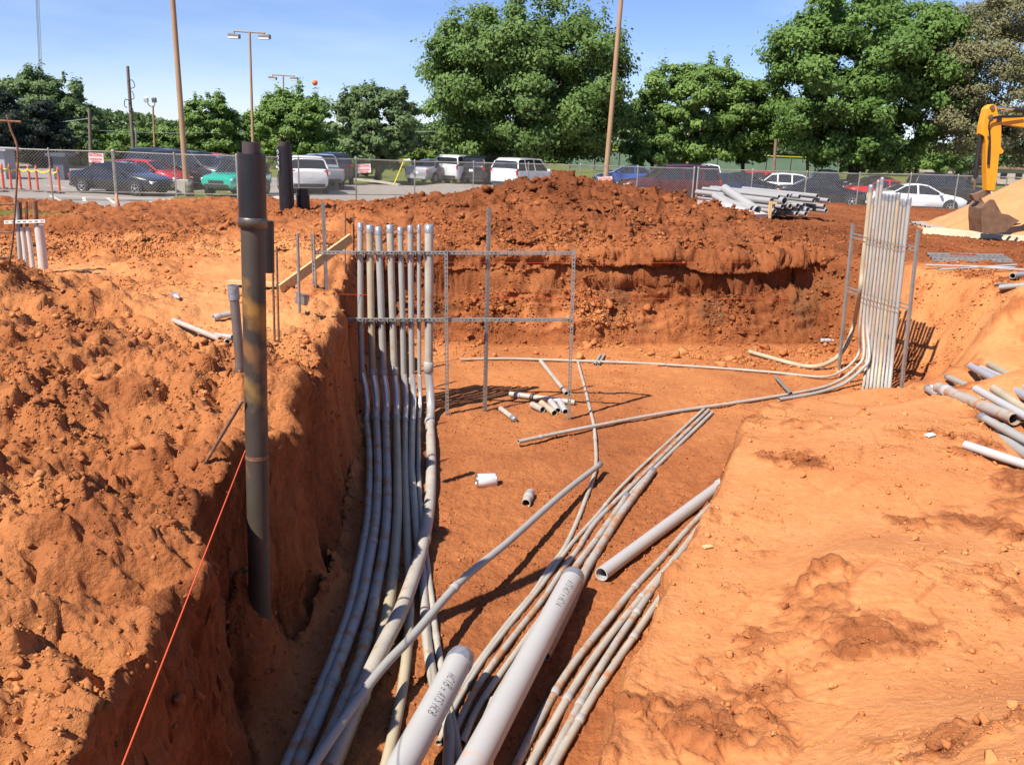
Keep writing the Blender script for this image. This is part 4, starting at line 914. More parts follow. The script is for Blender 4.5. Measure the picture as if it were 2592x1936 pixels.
# ------------------------------------------------------------------ right side: pipe heap, strut pile, stacked ducts, sand, digger
G4 = 'heap of conduits on the right bank'
def og(px, py, r_, lift=0.0): q = on_ground(min(px, 2640), py); return Vector((q.x, q.y, q.z+r_+lift))
def far_end(a, b, ext): d = (b-a).normalized(); return b+d*ext
heap = [((2346, 992), (2640, 1196), .043, 'pvc', 0, 'long grey conduit along the near side of the heap', 1.2), ((2371, 1000), (2564, 1084), .058, 'pvc_dirty', .02, 'fat muddy conduit with a dark open end facing the camera', 0),
        ((2454, 945), (2600, 1032), .046, 'pvc_blue', .05, 'faintly bluish grey conduit, back of the heap', .8), ((2501, 940), (2620, 1008), .044, 'pvc_tan', .02, 'cream conduit farthest back in the heap', .8),
        ((2511, 1012), (2620, 1092), .044, 'pvc_tan', .07, 'cream conduit right of the fat muddy one', .8), ((2464, 1019), (2600, 1098), .038, 'pvc_light', .10, 'pale conduit on top of the heap, above the fat muddy one', .6),
        ((2440, 1136), (2640, 1203), .036, 'pvc_light', 0, 'lone pale conduit nearest the camera, below the heap', .8), ((2534, 1096), (2640, 1160), .042, 'pvc_light', .01, 'pale conduit between the long grey one and the fat muddy one', .6),
        ((2395, 968), (2600, 1062), .036, 'pvc', .02, 'slim grey conduit behind the fat muddy one', .8), ((2478, 958), (2620, 1030), .034, 'pvc_light', .10, 'slim pale conduit between the bluish and the cream ones', .8), ((2480, 1072), (2620, 1150), .036, 'pvc', .03, 'slim grey conduit under the dark open end', .8)]
for a_, b_, r_, mm_, lf, lb, ext in heap:
    a = og(*a_, r_, lf); b = og(*b_, r_, lf)
    if ext: b = far_end(a, b, ext)
    pipe('heap_conduit', [a, b], r_, M[mm_], lb, group=G4, caps=(0,) if mm_ == 'pvc' else (), couplings=(.1,) if r_ > .05 else ())
G5 = 'thin steel lying on the upper right bank'
for a_, b_, r_, mm_, lb in [((2341, 678), (2566, 686), .016, 'pvc_light', 'long thin white conduit crossing its neighbours by the channels'), ((2372, 692), (2572, 677), .016, 'pvc_light', 'thin white conduit slanting up to the right by the channels'),
                           ((2432, 681), (2640, 694), .016, 'pvc_light', 'thin white conduit running off to the right edge'), ((2560, 714), (2660, 700), .045, 'pvc', 'short thick conduit at the right edge, dark end to the left'),
                           ((2522, 728), (2640, 735), .022, 'galv', 'thin grey bar at the right edge below the thick conduit'), ((2529, 744), (2650, 733), .04, 'pvc', 'lowest conduit at the right edge above the heap')]:
    pipe('thin_conduit', [og(*a_, r_, .03), og(*b_, r_, .03)], r_, M[mm_], lb, group=G5)
for k, (a_, b_) in enumerate([((2347, 650), (2540, 655)), ((2352, 656), (2552, 662)), ((2358, 663), (2560, 668))]):
    a, b = og(*a_, .04), og(*b_, .05); root = empty('strut_channel', a, 0, ['far slotted channel of the three on the upper right bank', 'middle slotted channel of the three on the upper right bank', 'near slotted channel of the three on the upper right bank'][k], 'strut channel', 'slotted channels on the upper right bank')
    mb = MB(); strut(mb, a, b, (0, -.8, .6), wid=.09, dep=.05, pitch=.12); mb.build('channel', M['galv'], root, world=True)
# pale sheets on the ground
def gsheet(name, pix, m_, label, cat, th=.03, lift=.03):
    ps = [og(*p, lift) for p in pix]; zt_ = [p.z for p in ps]; mb = MB(); n = len(ps)
    vs = [Vector((p.x, p.y, z)) for p, z in zip(ps, zt_)]+[Vector((p.x, p.y, z-th-.3)) for p, z in zip(ps, zt_)]
    mb.add(vs, [tuple(range(n))]+[(i, i+n, (i+1) % n+n, (i+1) % n) for i in range(n)]); return prop(mb.build(name, m_), label, cat)
gsheet('ground_board', [(2335, 590), (2640, 621), (2660, 596), (2500, 588)], M['palefabric'], 'long pale board lying in front of the sand pile', 'board', lift=.14)
G6 = 'grey ducts lying by the pale board'
for k in range(6):
    a = og(2304+k*12, 571+k*3.2, .05, .02+.0*k); b = a+Vector((2.6, .9-.1*k, .02)); pipe('small_duct', [a, b], .05, M['pvc'], ['leftmost', 'second', 'third', 'fourth', 'fifth', 'rightmost'][k]+' of the grey ducts by the pale board', 'duct', G6)
# stacked ducts
Yb = 27.2
rows = [(230, 475, 14), (295, 465, 14), (342, 468, 14), (388, 472, 15), (548, 470, 15), (172, 507, 20), (267, 507, 27), (515, 508, 15), (620, 503, 15), (178, 556, 15), (247, 553, 15), (312, 550, 19), (383, 548, 17), (447, 548, 17), (590, 550, 15),
        (190, 587, 15), (262, 586, 16), (335, 581, 17), (400, 580, 17), (465, 580, 19), (530, 584, 15), (602, 585, 15), (300, 612, 16), (372, 612, 16), (440, 612, 17)]
dirp = Vector((-.40, .91, .0)).normalized(); names = ['top', 'second', 'third', 'fourth', 'lowest']
def rowname(y): return 0 if y < 490 else 1 if y < 530 else 2 if y < 570 else 3 if y < 600 else 4
cnt = {}
for (cx, cy, rr_) in rows: cnt.setdefault(rowname(cy), []).append(cx)
ordw = ['first', 'second', 'third', 'fourth', 'fifth', 'sixth', 'seventh', 'eighth']
for (cx, cy, rr_) in rows:
    p = aty(1900+.3128*cx, 350+.3128*cy, Yb); rk_ = rowname(cy); idx = sorted(cnt[rk_]).index(cx)
    p.y += random.uniform(-.15, .25); ln_ = 3.9 if cx < 500 else 3.6
    pipe('stacked_duct', [p, p+dirp*ln_], rr_*.3128*Yb/2245*1.12, M['pvc_white2'] if rr_ > 18 else M['pvc_white2'], f'{ordw[idx]} open duct end from the left in the {names[rk_]} row of the stack', 'duct', 'grey ducts stacked by the fence', seg=16)
G7 = 'ducts leaning on the left of the stack'
for (a_, b_, r_, lb) in [((1833, 477), (1917, 533), .13, 'fattest duct leaning up left against the stack'), ((1808, 496), (1884, 540), .10, 'leftmost duct leaning against the stack'), ((1824, 499), (1893, 536), .09, 'second duct from the left leaning against the stack'), ((1838, 497), (1905, 530), .10, 'duct leaning just under the fattest one')]:
    pipe('leaning_duct', [aty(*b_, 25.6), aty(*a_, 27.0)], r_, M['pvc_white2'], lb, 'duct', G7, caps=())
q = aty(1949, 531, 26.9); mb = MB(); mb.box((q.x, q.y, q.z), (.09, .09, .5)); mb.box((q.x+.08, q.y-.01, q.z+.2), (.2, .06, .06)); prop(mb.build('timber_block', M['wood']), 'upright timber chock wedged against the stacked ducts', 'timber')
gsheet('felt_sheet', [(1765, 512), (1890, 548), (1960, 545), (1880, 515)], M['whitefabric'], 'white felt sheet spread under the leaning ducts', 'sheet')
q = aty(1822, 516, 27.5); mb = MB(); mb.box((q.x, q.y, q.z), (.45, .1, .1), Matrix.Rotation(rad(10), 3, 'Y')); prop(mb.build('timber_block', M['wood']), 'timber block lying under the leaning ducts', 'timber')
# sand pile
def sandpile():
    n = 150; cx, cy = 16.0, 25.5; R_ = 4.7; V = []; 
    xs = np.linspace(-R_, R_, n); X, Y = np.meshgrid(xs, xs); rr = np.hypot(X, Y*1.25)/R_
    Z = 2.75*np.clip(1-rr, 0, 1)**1.15; Z = Z-.16*np.exp(-(rr/.22)**2)
    Z += .13*fbm(X, Y, X*0, 1.2, 4, .5, 300)*(rr < 1)+.018*fbm(X, Y, X*0, .2, 3, .5, 310)
    Z = np.where(rr < 1, Z, -.3); P_ = np.stack([X.ravel()+cx, Y.ravel()+cy, Z.ravel()+1.3], 1)
    i = (np.arange(n-1)[:, None]*n+np.arange(n-1)[None]).ravel(); return np_mesh('sand_pile', P_, np.stack([i, i+1, i+n+1, i+n], 1), True)
M['sand'] = mat('orange_sand', (.52, .25, .11), .95, var=.10, scale=2.5, bump=.5, bscale=25, spec=.1)
prop(link('sand_pile', sandpile(), M['sand']), 'smooth pile of pale orange sand behind the digger bucket', 'sand pile')

# excavator: stick, boom, bucket and cylinders (the rest stands beyond the frame)
YE = 22.0
ex = empty('excavator', aty(2540, 580, YE), 0, 'yellow mini excavator arm with its brown bucket resting by the sand', 'excavator')
def E_(cx, cy, Y=YE): return aty(1940+.29386*cx, .29386*cy, Y)
def plate(pts, th, name, m_, parent=ex, Y=YE, hull=None, dy=0):
    f_ = [Vector((p.x, p.y-th/2+dy, p.z)) for p in pts]; b_ = [Vector((p.x, p.y+th/2+dy, p.z)) for p in pts]; n = len(pts)
    bm = bmesh.new(); vf = [bm.verts.new(v) for v in f_]; vb = [bm.verts.new(v) for v in b_]
    bm.faces.new(vf); bm.faces.new(list(reversed(vb)))
    for i in range(n): bm.faces.new((vf[i], vb[i], vb[(i+1) % n], vf[(i+1) % n]))
    bmesh.ops.recalc_face_normals(bm, faces=bm.faces[:]); bmesh.ops.bevel(bm, geom=[e for e in bm.edges], offset=.008, segments=1, affect='EDGES')
    me = bpy.data.meshes.new(name); bm.to_mesh(me); bm.free(); return link(name, me, m_, parent, world=True)
plate([E_(*p) for p in [(1895, 915), (1925, 900), (1958, 915), (1978, 1000), (2000, 1060), (2003, 1130), (1998, 1265), (2024, 1305), (2012, 1325), (1985, 1330), (1968, 1500), (1945, 1645), (1880, 1640), (1872, 1400), (1868, 1230), (1858, 1180), (1829, 1160), (1838, 1080), (1872, 940)]], .24, 'stick', M['exc'])
plate([E_(*p) for p in [(1975, 1015), (2060, 1005), (2212, 1012), (2480, 1060), (2800, 1200), (2980, 1400), (3060, 1440), (3000, 1520), (2860, 1440), (2620, 1260), (2400, 1150), (2212, 1100), (2010, 1072), (1965, 1062)]], .20, 'boom', M['exc'], dy=.0)
for p_, r_ in [((1920, 928), .05), ((1905, 1008), .05), ((1978, 1035), .06), ((1890, 1180), .03)]:
    q = E_(*p_); mb = MB(); mb.tube([(q.x, q.y-.16, q.z), (q.x, q.y+.16, q.z)], r_, 14); mb.build('pivot_pin', M['bucketsteel'], ex, world=True)
mb = MB(); mb.tube([E_(1925, 915), E_(2160, 948)], .028, 12); rod_ = mb.build('piston_rod', M['chrome'], ex, world=True)
mb = MB(); mb.tube([E_(2130, 944), E_(2600, 1010)], .06, 14); mb.build('ram_cylinder', M['hose'], ex, world=True)
mb = MB(); mb.tube([E_(1845, 1150), E_(1815, 1400), E_(1800, 1530)], .055, 14); mb.build('ram_cylinder', M['hose'], ex, world=True)
mb = MB(); mb.tube([E_(1800, 1530), E_(1790, 1640)], .028, 12); mb.build('piston_rod', M['bucketsteel'], ex, world=True)
for off in (0, 12): 
    mb = MB(); mb.tube(catmull([E_(2212, 1000+off*.6, YE-.16), E_(2100, 1000+off, YE-.18), E_(2000, 1004+off, YE-.2), E_(1935, 1025+off, YE-.2), E_(1915, 1090+off, YE-.19), E_(1925, 1150, YE-.17), E_(1912+off, 1300, YE-.16), E_(1905+off, 1420, YE-.16)], 6), .016, 8); mb.build('hydraulic_hose', M['hose'], ex, world=True)
def E2(cx, cy, Y=YE): return aty(1900+.3128*cx, 350+.3128*cy, Y)
plate([E2(*p) for p in [(1775, 455), (1800, 450), (1845, 490), (1830, 512), (1800, 505)]], .16, 'linkage', M['bucketsteel'])
plate([E2(*p) for p in [(1800, 450), (1930, 400), (1945, 420), (1835, 500)]], .12, 'linkage', M['bucketsteel'])
bo = [(1840, 520), (1880, 490), (1915, 490), (1940, 535), (1975, 600), (2030, 610), (2120, 660), (2060, 700), (2010, 750), (1920, 765), (1820, 755), (1812, 640), (1815, 560)]
plate([E2(*p) for p in bo], .05, 'bucket', M['bucketsteel'], dy=-.30); plate([E2(*p) for p in bo], .05, 'bucket', M['bucketsteel'], dy=.30)
mb = MB(); q_ = [E2(*p) for p in [(1845, 520), (1815, 560), (1812, 640), (1820, 755), (1920, 765), (2010, 750), (2060, 700)]]
for a, b in zip(q_[:-1], q_[1:]): mb.bar(a, b, .6, .03, (0, 1, 0)) if False else mb.add([a+Vector((0, -.3, 0)), b+Vector((0, -.3, 0)), b+Vector((0, .3, 0)), a+Vector((0, .3, 0))], [(0, 1, 2, 3)])
for k in range(4): 
    a = E2(2050, 700); mb.bar(a+Vector((0, -.27+.18*k, 0)), a+Vector((.24, -.27+.18*k, .06)), .05, .03)
mb.build('bucket', M['bucketsteel'], ex, world=True)

# ------------------------------------------------------------------ chain-link fence
FX = [(-40, 374, 34.2), (0, 375, 34.3), (122, 380, 34.6), (284, 384, 35.2), (440, 391, 35.8), (600, 395, 36.3), (755, 400, 37.6), (901, 403, 39), (1050, 409, 40), (1199, 412, 41), (1338, 415, 41.8), (1470, 419, 42.4), (1615, 423, 43), (1764, 427, 43.5),
      (1906, 432, 43.7), (2043, 436, 43.9), (2177, 440, 44), (2307, 441, 44.1), (2426, 445, 44), (2550, 449, 44), (2680, 454, 43.6)]
def fpt(px):
    xs = [a[0] for a in FX]; return aty(px, float(np.interp(px, xs, [a[1] for a in FX])), float(np.interp(px, xs, [a[2] for a in FX])))
def fence(label, posts, gate_end=False):
    T = [fpt(p) for p in posts]; root = empty('chain_link_fence', (T[0].x, T[0].y, LZ), 0, label, 'fence', 'chain-link fence runs around the site')
    for k, t in enumerate(T):
        mb = MB(); r_ = .042 if k in (0, len(T)-1) else .03; mb.tube([(t.x, t.y, LZ-.25), (t.x, t.y, t.z+.03)], r_, 10)
        mb.lathe([(r_*1.25, -.02), (r_*1.25, .03), (r_*.6, .06), (0, .07)], (t.x, t.y, t.z+.02), 10); mb.build('post', M['fence'], root, world=True)
    for k in range(len(T)-1):
        a, b = T[k], T[k+1]; mb = MB(); mb.tube([a, b], .023, 8); mb.build('top_rail', M['fence'], root, world=True)
        h = a.z-LZ-.34; a2, b2 = Vector((a.x, a.y, LZ+.34)), Vector((b.x, b.y, LZ+.34)); mb = MB(); mb.tube([a2, b2], .021, 8); mb.build('bottom_rail', M['fence'], root, world=True)
        V = []; Fc = []; Ln = (b-a).length; d = (b-a)/Ln; sp_ = .118; hh = (a.z+b.z)/2-LZ-.05; n = int(Ln/sp_)
        nn = Vector((-d.y, d.x, 0)).normalized()
        for sg in (1, -1):
            for q in range(-int(hh/sp_)-1, n+1+int(hh/sp_)):
                x0 = q*sp_; p0x, p0z = x0, 0.0; p1x, p1z = x0+sg*hh, hh
                def clip(px_, pz_, qx, qz):
                    lo, hi = 0.0, 1.0; dx = qx-px_
                    if abs(dx) < 1e-9: return None
                    t0, t1 = (0-px_)/dx, (Ln-px_)/dx
                    if t0 > t1: t0, t1 = t1, t0
                    lo, hi = max(lo, t0), min(hi, t1)
                    return (lo, hi) if hi-lo > .02 else None
                c = clip(p0x, p0z, p1x, p1z)
                if not c: continue
                pts_ = []
                for t_ in c:
                    xx = p0x+(p1x-p0x)*t_; zz = hh*t_; pts_.append(Vector((a.x+d.x*xx, a.y+d.y*xx, LZ+.04+zz+((b.z-a.z)*(xx/Ln-.5))*t_))+nn*(-.03+.002*sg))
                dd = (pts_[1]-pts_[0]).normalized(); s1 = dd.cross(nn)*.0036; s2 = nn*.0036; b0 = len(V)
                for p_ in pts_: V += [p_+s1, p_+s2, p_-s1, p_-s2]
                for e in range(4): Fc.append((b0+e, b0+(e+1) % 4, b0+4+(e+1) % 4, b0+4+e))
        me = np_mesh('chain_link_mesh', [v[:] for v in V], Fc); link('chain_link_mesh', me, M['fence'], root, world=True)
    return root
fence('fence run at the far left, a step higher than the next, beside the orange posts', [-40, 122, 284])
fence('fence run between the raised left run and the black casing', [287, 440, 598])
fence('long middle fence run from the casing past the spoil heap', [606, 755, 901, 1050, 1199, 1338, 1470, 1615, 1758])
fence('right fence run behind the stacked ducts and the sand pile', [1768, 1906, 2043, 2177, 2307, 2426, 2550, 2680])
def sign(px, py, label, wd, tilt, txt, blur=False):
    t = fpt(px); q = aty(px, py, t.y-.09); root = empty('fence_sign', q, 0, label, 'sign', 'signs wired to the fence')
    Mr = Matrix.Rotation(rad(tilt), 3, 'Y'); hh = wd*.62
    mb = MB(); mb.box(q, (wd, .012, hh), Mr); mb.build('board', M['signwhite'], root, world=True)
    y_ = hh/2
    for s_, sz, zz, wf in txt:
        cu = bpy.data.curves.new('t', 'FONT'); cu.body = s_; cu.size = sz; cu.align_x = 'CENTER'; cu.offset = .004; to = bpy.data.objects.new('t', cu); COL.objects.link(to)
        dg = bpy.context.evaluated_depsgraph_get(); dg.update(); me = bpy.data.meshes.new_from_object(to.evaluated_get(dg)); bpy.data.objects.remove(to)
        w_ = max((abs(v.co.x) for v in me.vertices), default=1)*2; k = min(1, wf*wd/w_)
        for v in me.vertices: c = Mr @ Vector((v.co.x*k, 0, v.co.y+zz)); v.co = q+c+Vector((0, -.011, 0))
        link('lettering', me, M['signred'], root, world=True)
NT = [('NATIONAL', .17, .05, .9), ('CONSTRUCTION', .085, -.08, .8), ('RENTALS', .085, -.17, .6)]
sign(243, 400, 'weathered red and white sign on the fence above the dark sedan', .58, 0, NT)
sign(921, 427, 'red and white sign with red lettering tilted on the middle fence run', .60, -5, NT)
sign(1532, 459, 'white and red sign on the fence half hidden behind the spoil heap', .66, -6, NT)

# ------------------------------------------------------------------ cars
def lerp_tab(tab, x):
    xs = [t[0] for t in tab]; return [float(np.interp(x, xs, [t[k] for t in tab])) for k in range(1, len(tab[0]))]
# stations: x, low, belt, top, halfwidth, roof width factor   (lengths 0..1, heights in metres)
BODY = {
 'sedan': dict(L=4.7, W=1.8, H=1.45, st=[(0, .42, .78, .86, .80, .9), (.015, .26, .86, .96, .88, .9), (.05, .22, .93, 1.0, .94, .9), (.15, .20, .95, 1.03, .985, .88), (.19, .19, .95, 1.06, 1, .86), (.31, .19, .94, 1.36, 1, .72), (.38, .19, .93, 1.43, 1, .72), (.48, .19, .92, 1.45, 1, .72), (.57, .19, .91, 1.40, 1, .71), (.73, .19, .90, 1.0, 1, .86), (.80, .2, .86, .95, .99, .88), (.93, .2, .74, .84, .95, .88), (.985, .22, .64, .74, .87, .86), (1, .3, .56, .62, .78, .85)], cab=(.19, .73), roof=(.31, .57), pil=[.45], wh=(.19, .81), wr=.325),
 'hatch': dict(L=4.2, W=1.75, H=1.5, st=[(0, .42, .85, .95, .82, .85), (.02, .26, .95, 1.05, .92, .85), (.07, .22, .96, 1.25, .97, .76), (.14, .2, .96, 1.44, 1, .73), (.3, .2, .95, 1.5, 1, .73), (.5, .2, .93, 1.47, 1, .72), (.58, .2, .92, 1.42, 1, .72), (.75, .2, .92, 1.04, 1, .85), (.82, .2, .88, .97, .98, .88), (.95, .2, .74, .84, .93, .86), (1, .3, .58, .64, .80, .85)], cab=(.03, .75), roof=(.14, .58), pil=[.22, .42], wh=(.18, .81), wr=.32),
 'suv': dict(L=4.75, W=1.9, H=1.78, st=[(0, .45, 1.02, 1.08, .86, .9), (.02, .32, 1.08, 1.2, .95, .86), (.05, .28, 1.10, 1.62, .98, .80), (.10, .26, 1.10, 1.76, 1, .79), (.35, .26, 1.09, 1.78, 1, .79), (.57, .26, 1.07, 1.74, 1, .78), (.71, .26, 1.05, 1.16, 1, .88), (.78, .27, 1.0, 1.10, .99, .9), (.94, .28, .90, 1.0, .95, .88), (.985, .3, .78, .88, .88, .88), (1, .4, .7, .76, .8, .86)], cab=(.025, .71), roof=(.06, .57), pil=[.20, .40], wh=(.18, .82), wr=.37),
 'pickup': dict(L=5.5, W=1.95, H=1.85, st=[(0, .5, 1.08, 1.10, .9, .97), (.01, .42, 1.12, 1.14, .97, .98), (.38, .34, 1.12, 1.14, 1, .98), (.385, .34, 1.12, 1.30, 1, .85), (.41, .34, 1.12, 1.78, 1, .78), (.5, .34, 1.11, 1.85, 1, .78), (.60, .34, 1.1, 1.80, 1, .77), (.71, .34, 1.08, 1.20, 1, .88), (.80, .34, 1.02, 1.14, .99, .9), (.96, .34, .95, 1.06, .95, .9), (1, .45, .8, .86, .85, .88)], cab=(.385, .71), roof=(.41, .60), pil=[.52], wh=(.2, .82), wr=.40),
 'softtop': dict(L=3.8, W=1.68, H=1.66, st=[(0, .5, .95, 1.0, .88, .9), (.02, .4, .98, 1.03, .96, .88), (.045, .38, .98, 1.45, .97, .82), (.09, .36, .98, 1.62, 1, .80), (.3, .34, .97, 1.66, 1, .8), (.55, .34, .96, 1.62, 1, .79), (.66, .34, .95, 1.06, 1, .9), (.72, .34, .92, 1.02, .99, .92), (.95, .38, .86, .95, .95, .9), (1, .46, .78, .84, .88, .88)], cab=(.035, .66), roof=(.07, .55), pil=[.38], wh=(.2, .79), wr=.36),
}
CMATS = {}
def carpaint(name, col):
    if name not in CMATS: CMATS[name] = mat('car_paint_'+name, col, .25, var=.03, coat=1.0, scale=2, spec=.5)
    return CMATS[name]
def car(kind, pname, col, px, Y, head, label, scale=1.0, dirp=None, tail='redlight', pos=None, lower=None):
    b = BODY[kind]; L_, W_ = b['L'], b['W']
    p = pos or aty(px, 480, Y); root = empty('parked_car' if kind != 'pickup' else 'parked_pickup', (p.x, p.y, LZ+.004), rad(head), label, 'pickup truck' if kind == 'pickup' else 'car', 'vehicles parked in the lot beyond the fence')
    root.scale = (scale,)*3; paint = carpaint(pname, col)
    xs = sorted(set([s[0] for s in b['st']]+[v for q in b['pil'] for v in (q-.009, q+.009)])); rings = []; hw = W_/2
    for x in xs:
        lo, be, tp, wf, rw = lerp_tab(b['st'], x); X = (x-.5)*L_; w_ = hw*wf; cab = b['cab'][0] < x < b['cab'][1]
        rings.append([(X, 0, lo), (X, w_*.80, lo), (X, w_*.96, lo+.14), (X, w_*1.0, lo+.14+(be-lo-.14)*.45), (X, w_*.975, be-.02), (X, w_*.955, be), (X, w_*rw+(0 if cab else .0), tp-(.07 if cab else .02)), (X, w_*rw*.86, tp-.012), (X, 0, tp)])
    body, glass = MB(), MB(); nR = 9
    for sg in (1, -1):
        for i in range(len(xs)-1):
            x0, x1 = xs[i], xs[i+1]; xm = (x0+x1)/2; A_, B_ = rings[i], rings[i+1]
            for k in range(nR-1):
                q = [A_[k], B_[k], B_[k+1], A_[k+1]]; q = [(a, c*sg, d) for a, c, d in q]
                if sg < 0: q = q[::-1]
                isg = False; incab = b['cab'][0] <= xm <= b['cab'][1]; inroof = b['roof'][0]-.001 <= xm <= b['roof'][1]+.001
                if incab and k == 5: isg = not any(abs(xm-pp) < .0095 for pp in b['pil'])
                if incab and not inroof and k in (6, 7): isg = True
                (glass if isg else body).add(q, [(3, 2, 1, 0)], 0, True)
    # end caps
    for e in (0, -1):
        R_ = rings[e]; poly = [(a, c, d) for a, c, d in R_]+[(a, -c, d) for a, c, d in R_[::-1]][1:-1]
        body.add(poly, [tuple(range(len(poly))) if e else tuple(reversed(range(len(poly))))], 0)
    def fin(mb, name, m_, par=root):
        me = bpy.data.meshes.new(name); me.from_pydata(mb.v, [], mb.f); bm = bmesh.new(); bm.from_mesh(me); bmesh.ops.remove_doubles(bm, verts=bm.verts[:], dist=.0008); bmesh.ops.recalc_face_normals(bm, faces=bm.faces[:]); bm.to_mesh(me); bm.free()
        me.polygons.foreach_set('use_smooth', [True]*len(me.polygons)); me.set_sharp_from_angle(angle=rad(38)); return link(name, me, m_, par)
    bo_ = fin(body, 'body', paint); fin(glass, 'windows', M['carglass'])
    # pillars / window frame
    r0, r1 = b['roof']; c0, c1 = b['cab']
    def edge(x): lo, be, tp, wf, rw = lerp_tab(b['st'], x); return Vector(((x-.5)*L_, hw*wf*rw, tp-.065))
    for sg in (1, -1):
        for a_, b2 in ((r1, c1), (r0, c0)):
            pa, pb = edge(a_), edge(b2); pb.y = hw*.93
            pa.y *= sg; pb.y *= sg; pl = MB(); pl.tube([pa, pb], .035, 8); pl.build('pillar', paint if kind != 'softtop' else M['trim'], root)
    # wheels
    for fx in b['wh']:
        for sg in (1, -1):
            wx = (fx-.5)*L_; wr = b['wr']; lo, be, tp, wf, rw = lerp_tab(b['st'], fx)
            Mw = Matrix.Rotation(rad(90), 3, 'X'); yy = hw*wf
            ar = MB(); ar.lathe([(0, .0), (wr*1.17, .0), (wr*1.17, .012), (0, .012)], (wx, sg*(yy+.004)-.006, wr+.02), 24, Mw, sm=False); ar.build('wheel_arch', M['trim'], root)
            ty = MB(); ty.lathe([(wr*.62, -.10), (wr*.93, -.105), (wr, -.08), (wr, .08), (wr*.93, .105), (wr*.62, .10)], (wx, sg*(yy-.055), wr), 26, Mw); to_ = ty.build('tyre', M['tyre'], root)
            ri = MB(); ys = sg*(yy-.055+.085); ri.lathe([(wr*.66, -.012), (wr*.66, .012), (wr*.56, .012), (wr*.56, -.012)], (wx, ys, wr), 26, Mw)
            for k in range(5):
                a_ = 2*math.pi*k/5+.3; ri.bar((wx, ys, wr), (wx+math.cos(a_)*wr*.6, ys, wr+math.sin(a_)*wr*.6), .02, wr*.23, (0, 1, 0))
            ri.lathe([(0, -.015), (wr*.16, -.015), (wr*.16, .02), (0, .02)], (wx, ys, wr), 12, Mw); ri.build('rim', M['rim'], to_)
            dk = MB(); dk.lathe([(0, 0), (wr*.62, 0)], (wx, ys-sg*.03, wr), 20, Mw); dk.build('brake_disc', M['trim'], to_)
    # lamps, plates, mirrors, trim
    lo0, be0, tp0, wf0, rw0 = lerp_tab(b['st'], .02); lo1, be1, tp1, wf1, rw1 = lerp_tab(b['st'], .975)
    tall = kind in ('suv', 'hatch', 'softtop')
    for sg in (1, -1):
        mb = MB(); mb.box((-.5*L_+.07, sg*(hw*wf0-.13), be0-.12+(.04 if tall else 0)), (.12, .24, .18 if not tall else .26), bev=.02); mb.build('taillight', M[tail], root)
        mb = MB(); mb.box((.5*L_-.13, sg*(hw*wf1-.16), be1-.03), (.2, .32, .12), Matrix.Rotation(rad(12), 3, 'Y'), bev=.025); mb.build('headlight', M['clearlight'], root)
        x_ = (c1-.045-.5)*L_; mb = MB(); mb.box((x_, sg*(hw+.10), lerp_tab(b['st'], c1-.03)[1]+.07), (.12, .2, .13), bev=.03); mb.build('mirror', paint, root)
        for dx in (.36, .55):
            if kind != 'pickup': mb = MB(); mb.box(((dx-.5)*L_, sg*(hw*.985), lerp_tab(b['st'], dx)[1]-.10), (.16, .02, .025)); mb.build('door_handle', paint, root)
        mb = MB(); mb.box((0, sg*(hw*.955), lerp_tab(b['st'], .5)[0]+.07), (L_*.52, .03, .07)); mb.build('sill_trim', M['trim'] if lower is None else carpaint(*lower), root)
    mb = MB(); mb.box((-.5*L_-.005, 0, be0-.22), (.02, .32, .16)); mb.build('number_plate', M['lampwhite'], root)
    mb = MB(); mb.box((-.5*L_+.02, 0, lo0+.10), (.10, hw*1.55, .16), bev=.02); mb.build('rear_bumper', M['trim'] if kind in ('suv', 'pickup', 'softtop') else paint, root); mb = MB(); mb.box((.5*L_-.03, 0, lo1+.10), (.10, hw*1.45, .14), bev=.02); mb.build('front_bumper', M['trim'] if kind in ('suv', 'pickup', 'softtop') else paint, root)
    mb = MB(); mb.box((.5*L_-.025, 0, (lo1+be1)/2+.06), (.07, hw*.9, .14), bev=.01); mb.build('grille', M['trim'], root)
    if kind == 'pickup':
        mb = MB(); mb.box(((.2-.5)*L_, 0, 1.135), (L_*.35, hw*1.72, .02)); mb.build('bed_cover', M['trim'], root)
    if kind == 'suv':
        mb = MB()
        for sg in (1, -1): mb.bar(((.12-.5)*L_, sg*hw*.7, 1.80), ((.52-.5)*L_, sg*hw*.7, 1.80), .03, .03)
        mb.build('roof_rail', M['trim'], root)
    return root
def by_wheels(rear, front, side, W_):
    """footprint centre and heading from the two near wheels' contact pixels"""
    a, b = at(*rear, LZ), at(*front, LZ); h = math.atan2(b.y-a.y, b.x-a.x); c = (a+b)/2; c += Vector((-math.sin(h), math.cos(h), 0))*side*W_/2; return c, math.degrees(h), (b-a).length
c_, h_, wb = by_wheels((197, 491), (323, 499), 1, 1.7); c_ += Vector((0, .6, 0))
car('sedan', 'navy', (.008, .009, .013), 0, 0, h_, 'dark navy sedan with bright multi-spoke wheels, nearest car on the left', .93, pos=c_)
c_, h_, wb = by_wheels((688, 494), (560, 508), -1, 1.6); c_ += Vector((0, 1.0, 0))
tc_ = car('softtop', 'teal', (.005, .42, .30), 0, 0, h_, 'teal green soft-top off-roader behind the tall black casing', .96, pos=c_)
tr = next(o for o in tc_.children if o.name.startswith('body'))
car('hatch', 'red', (.50, .015, .012), 384, 43, -17, 'bright red small car just behind the dark navy sedan', .90)
car('suv', 'charcoal', (.022, .022, .028), 440, 47, -17, 'charcoal SUV behind the red car, left of the tan light pole')
car('suv', 'black', (.008, .008, .01), 500, 44.5, -17, 'black SUV with sun glinting off it right of the tan light pole')
car('sedan', 'bluegrey', (.10, .13, .18), 555, 48, -20, 'blue-grey sedan between the black SUV and the teal off-roader')
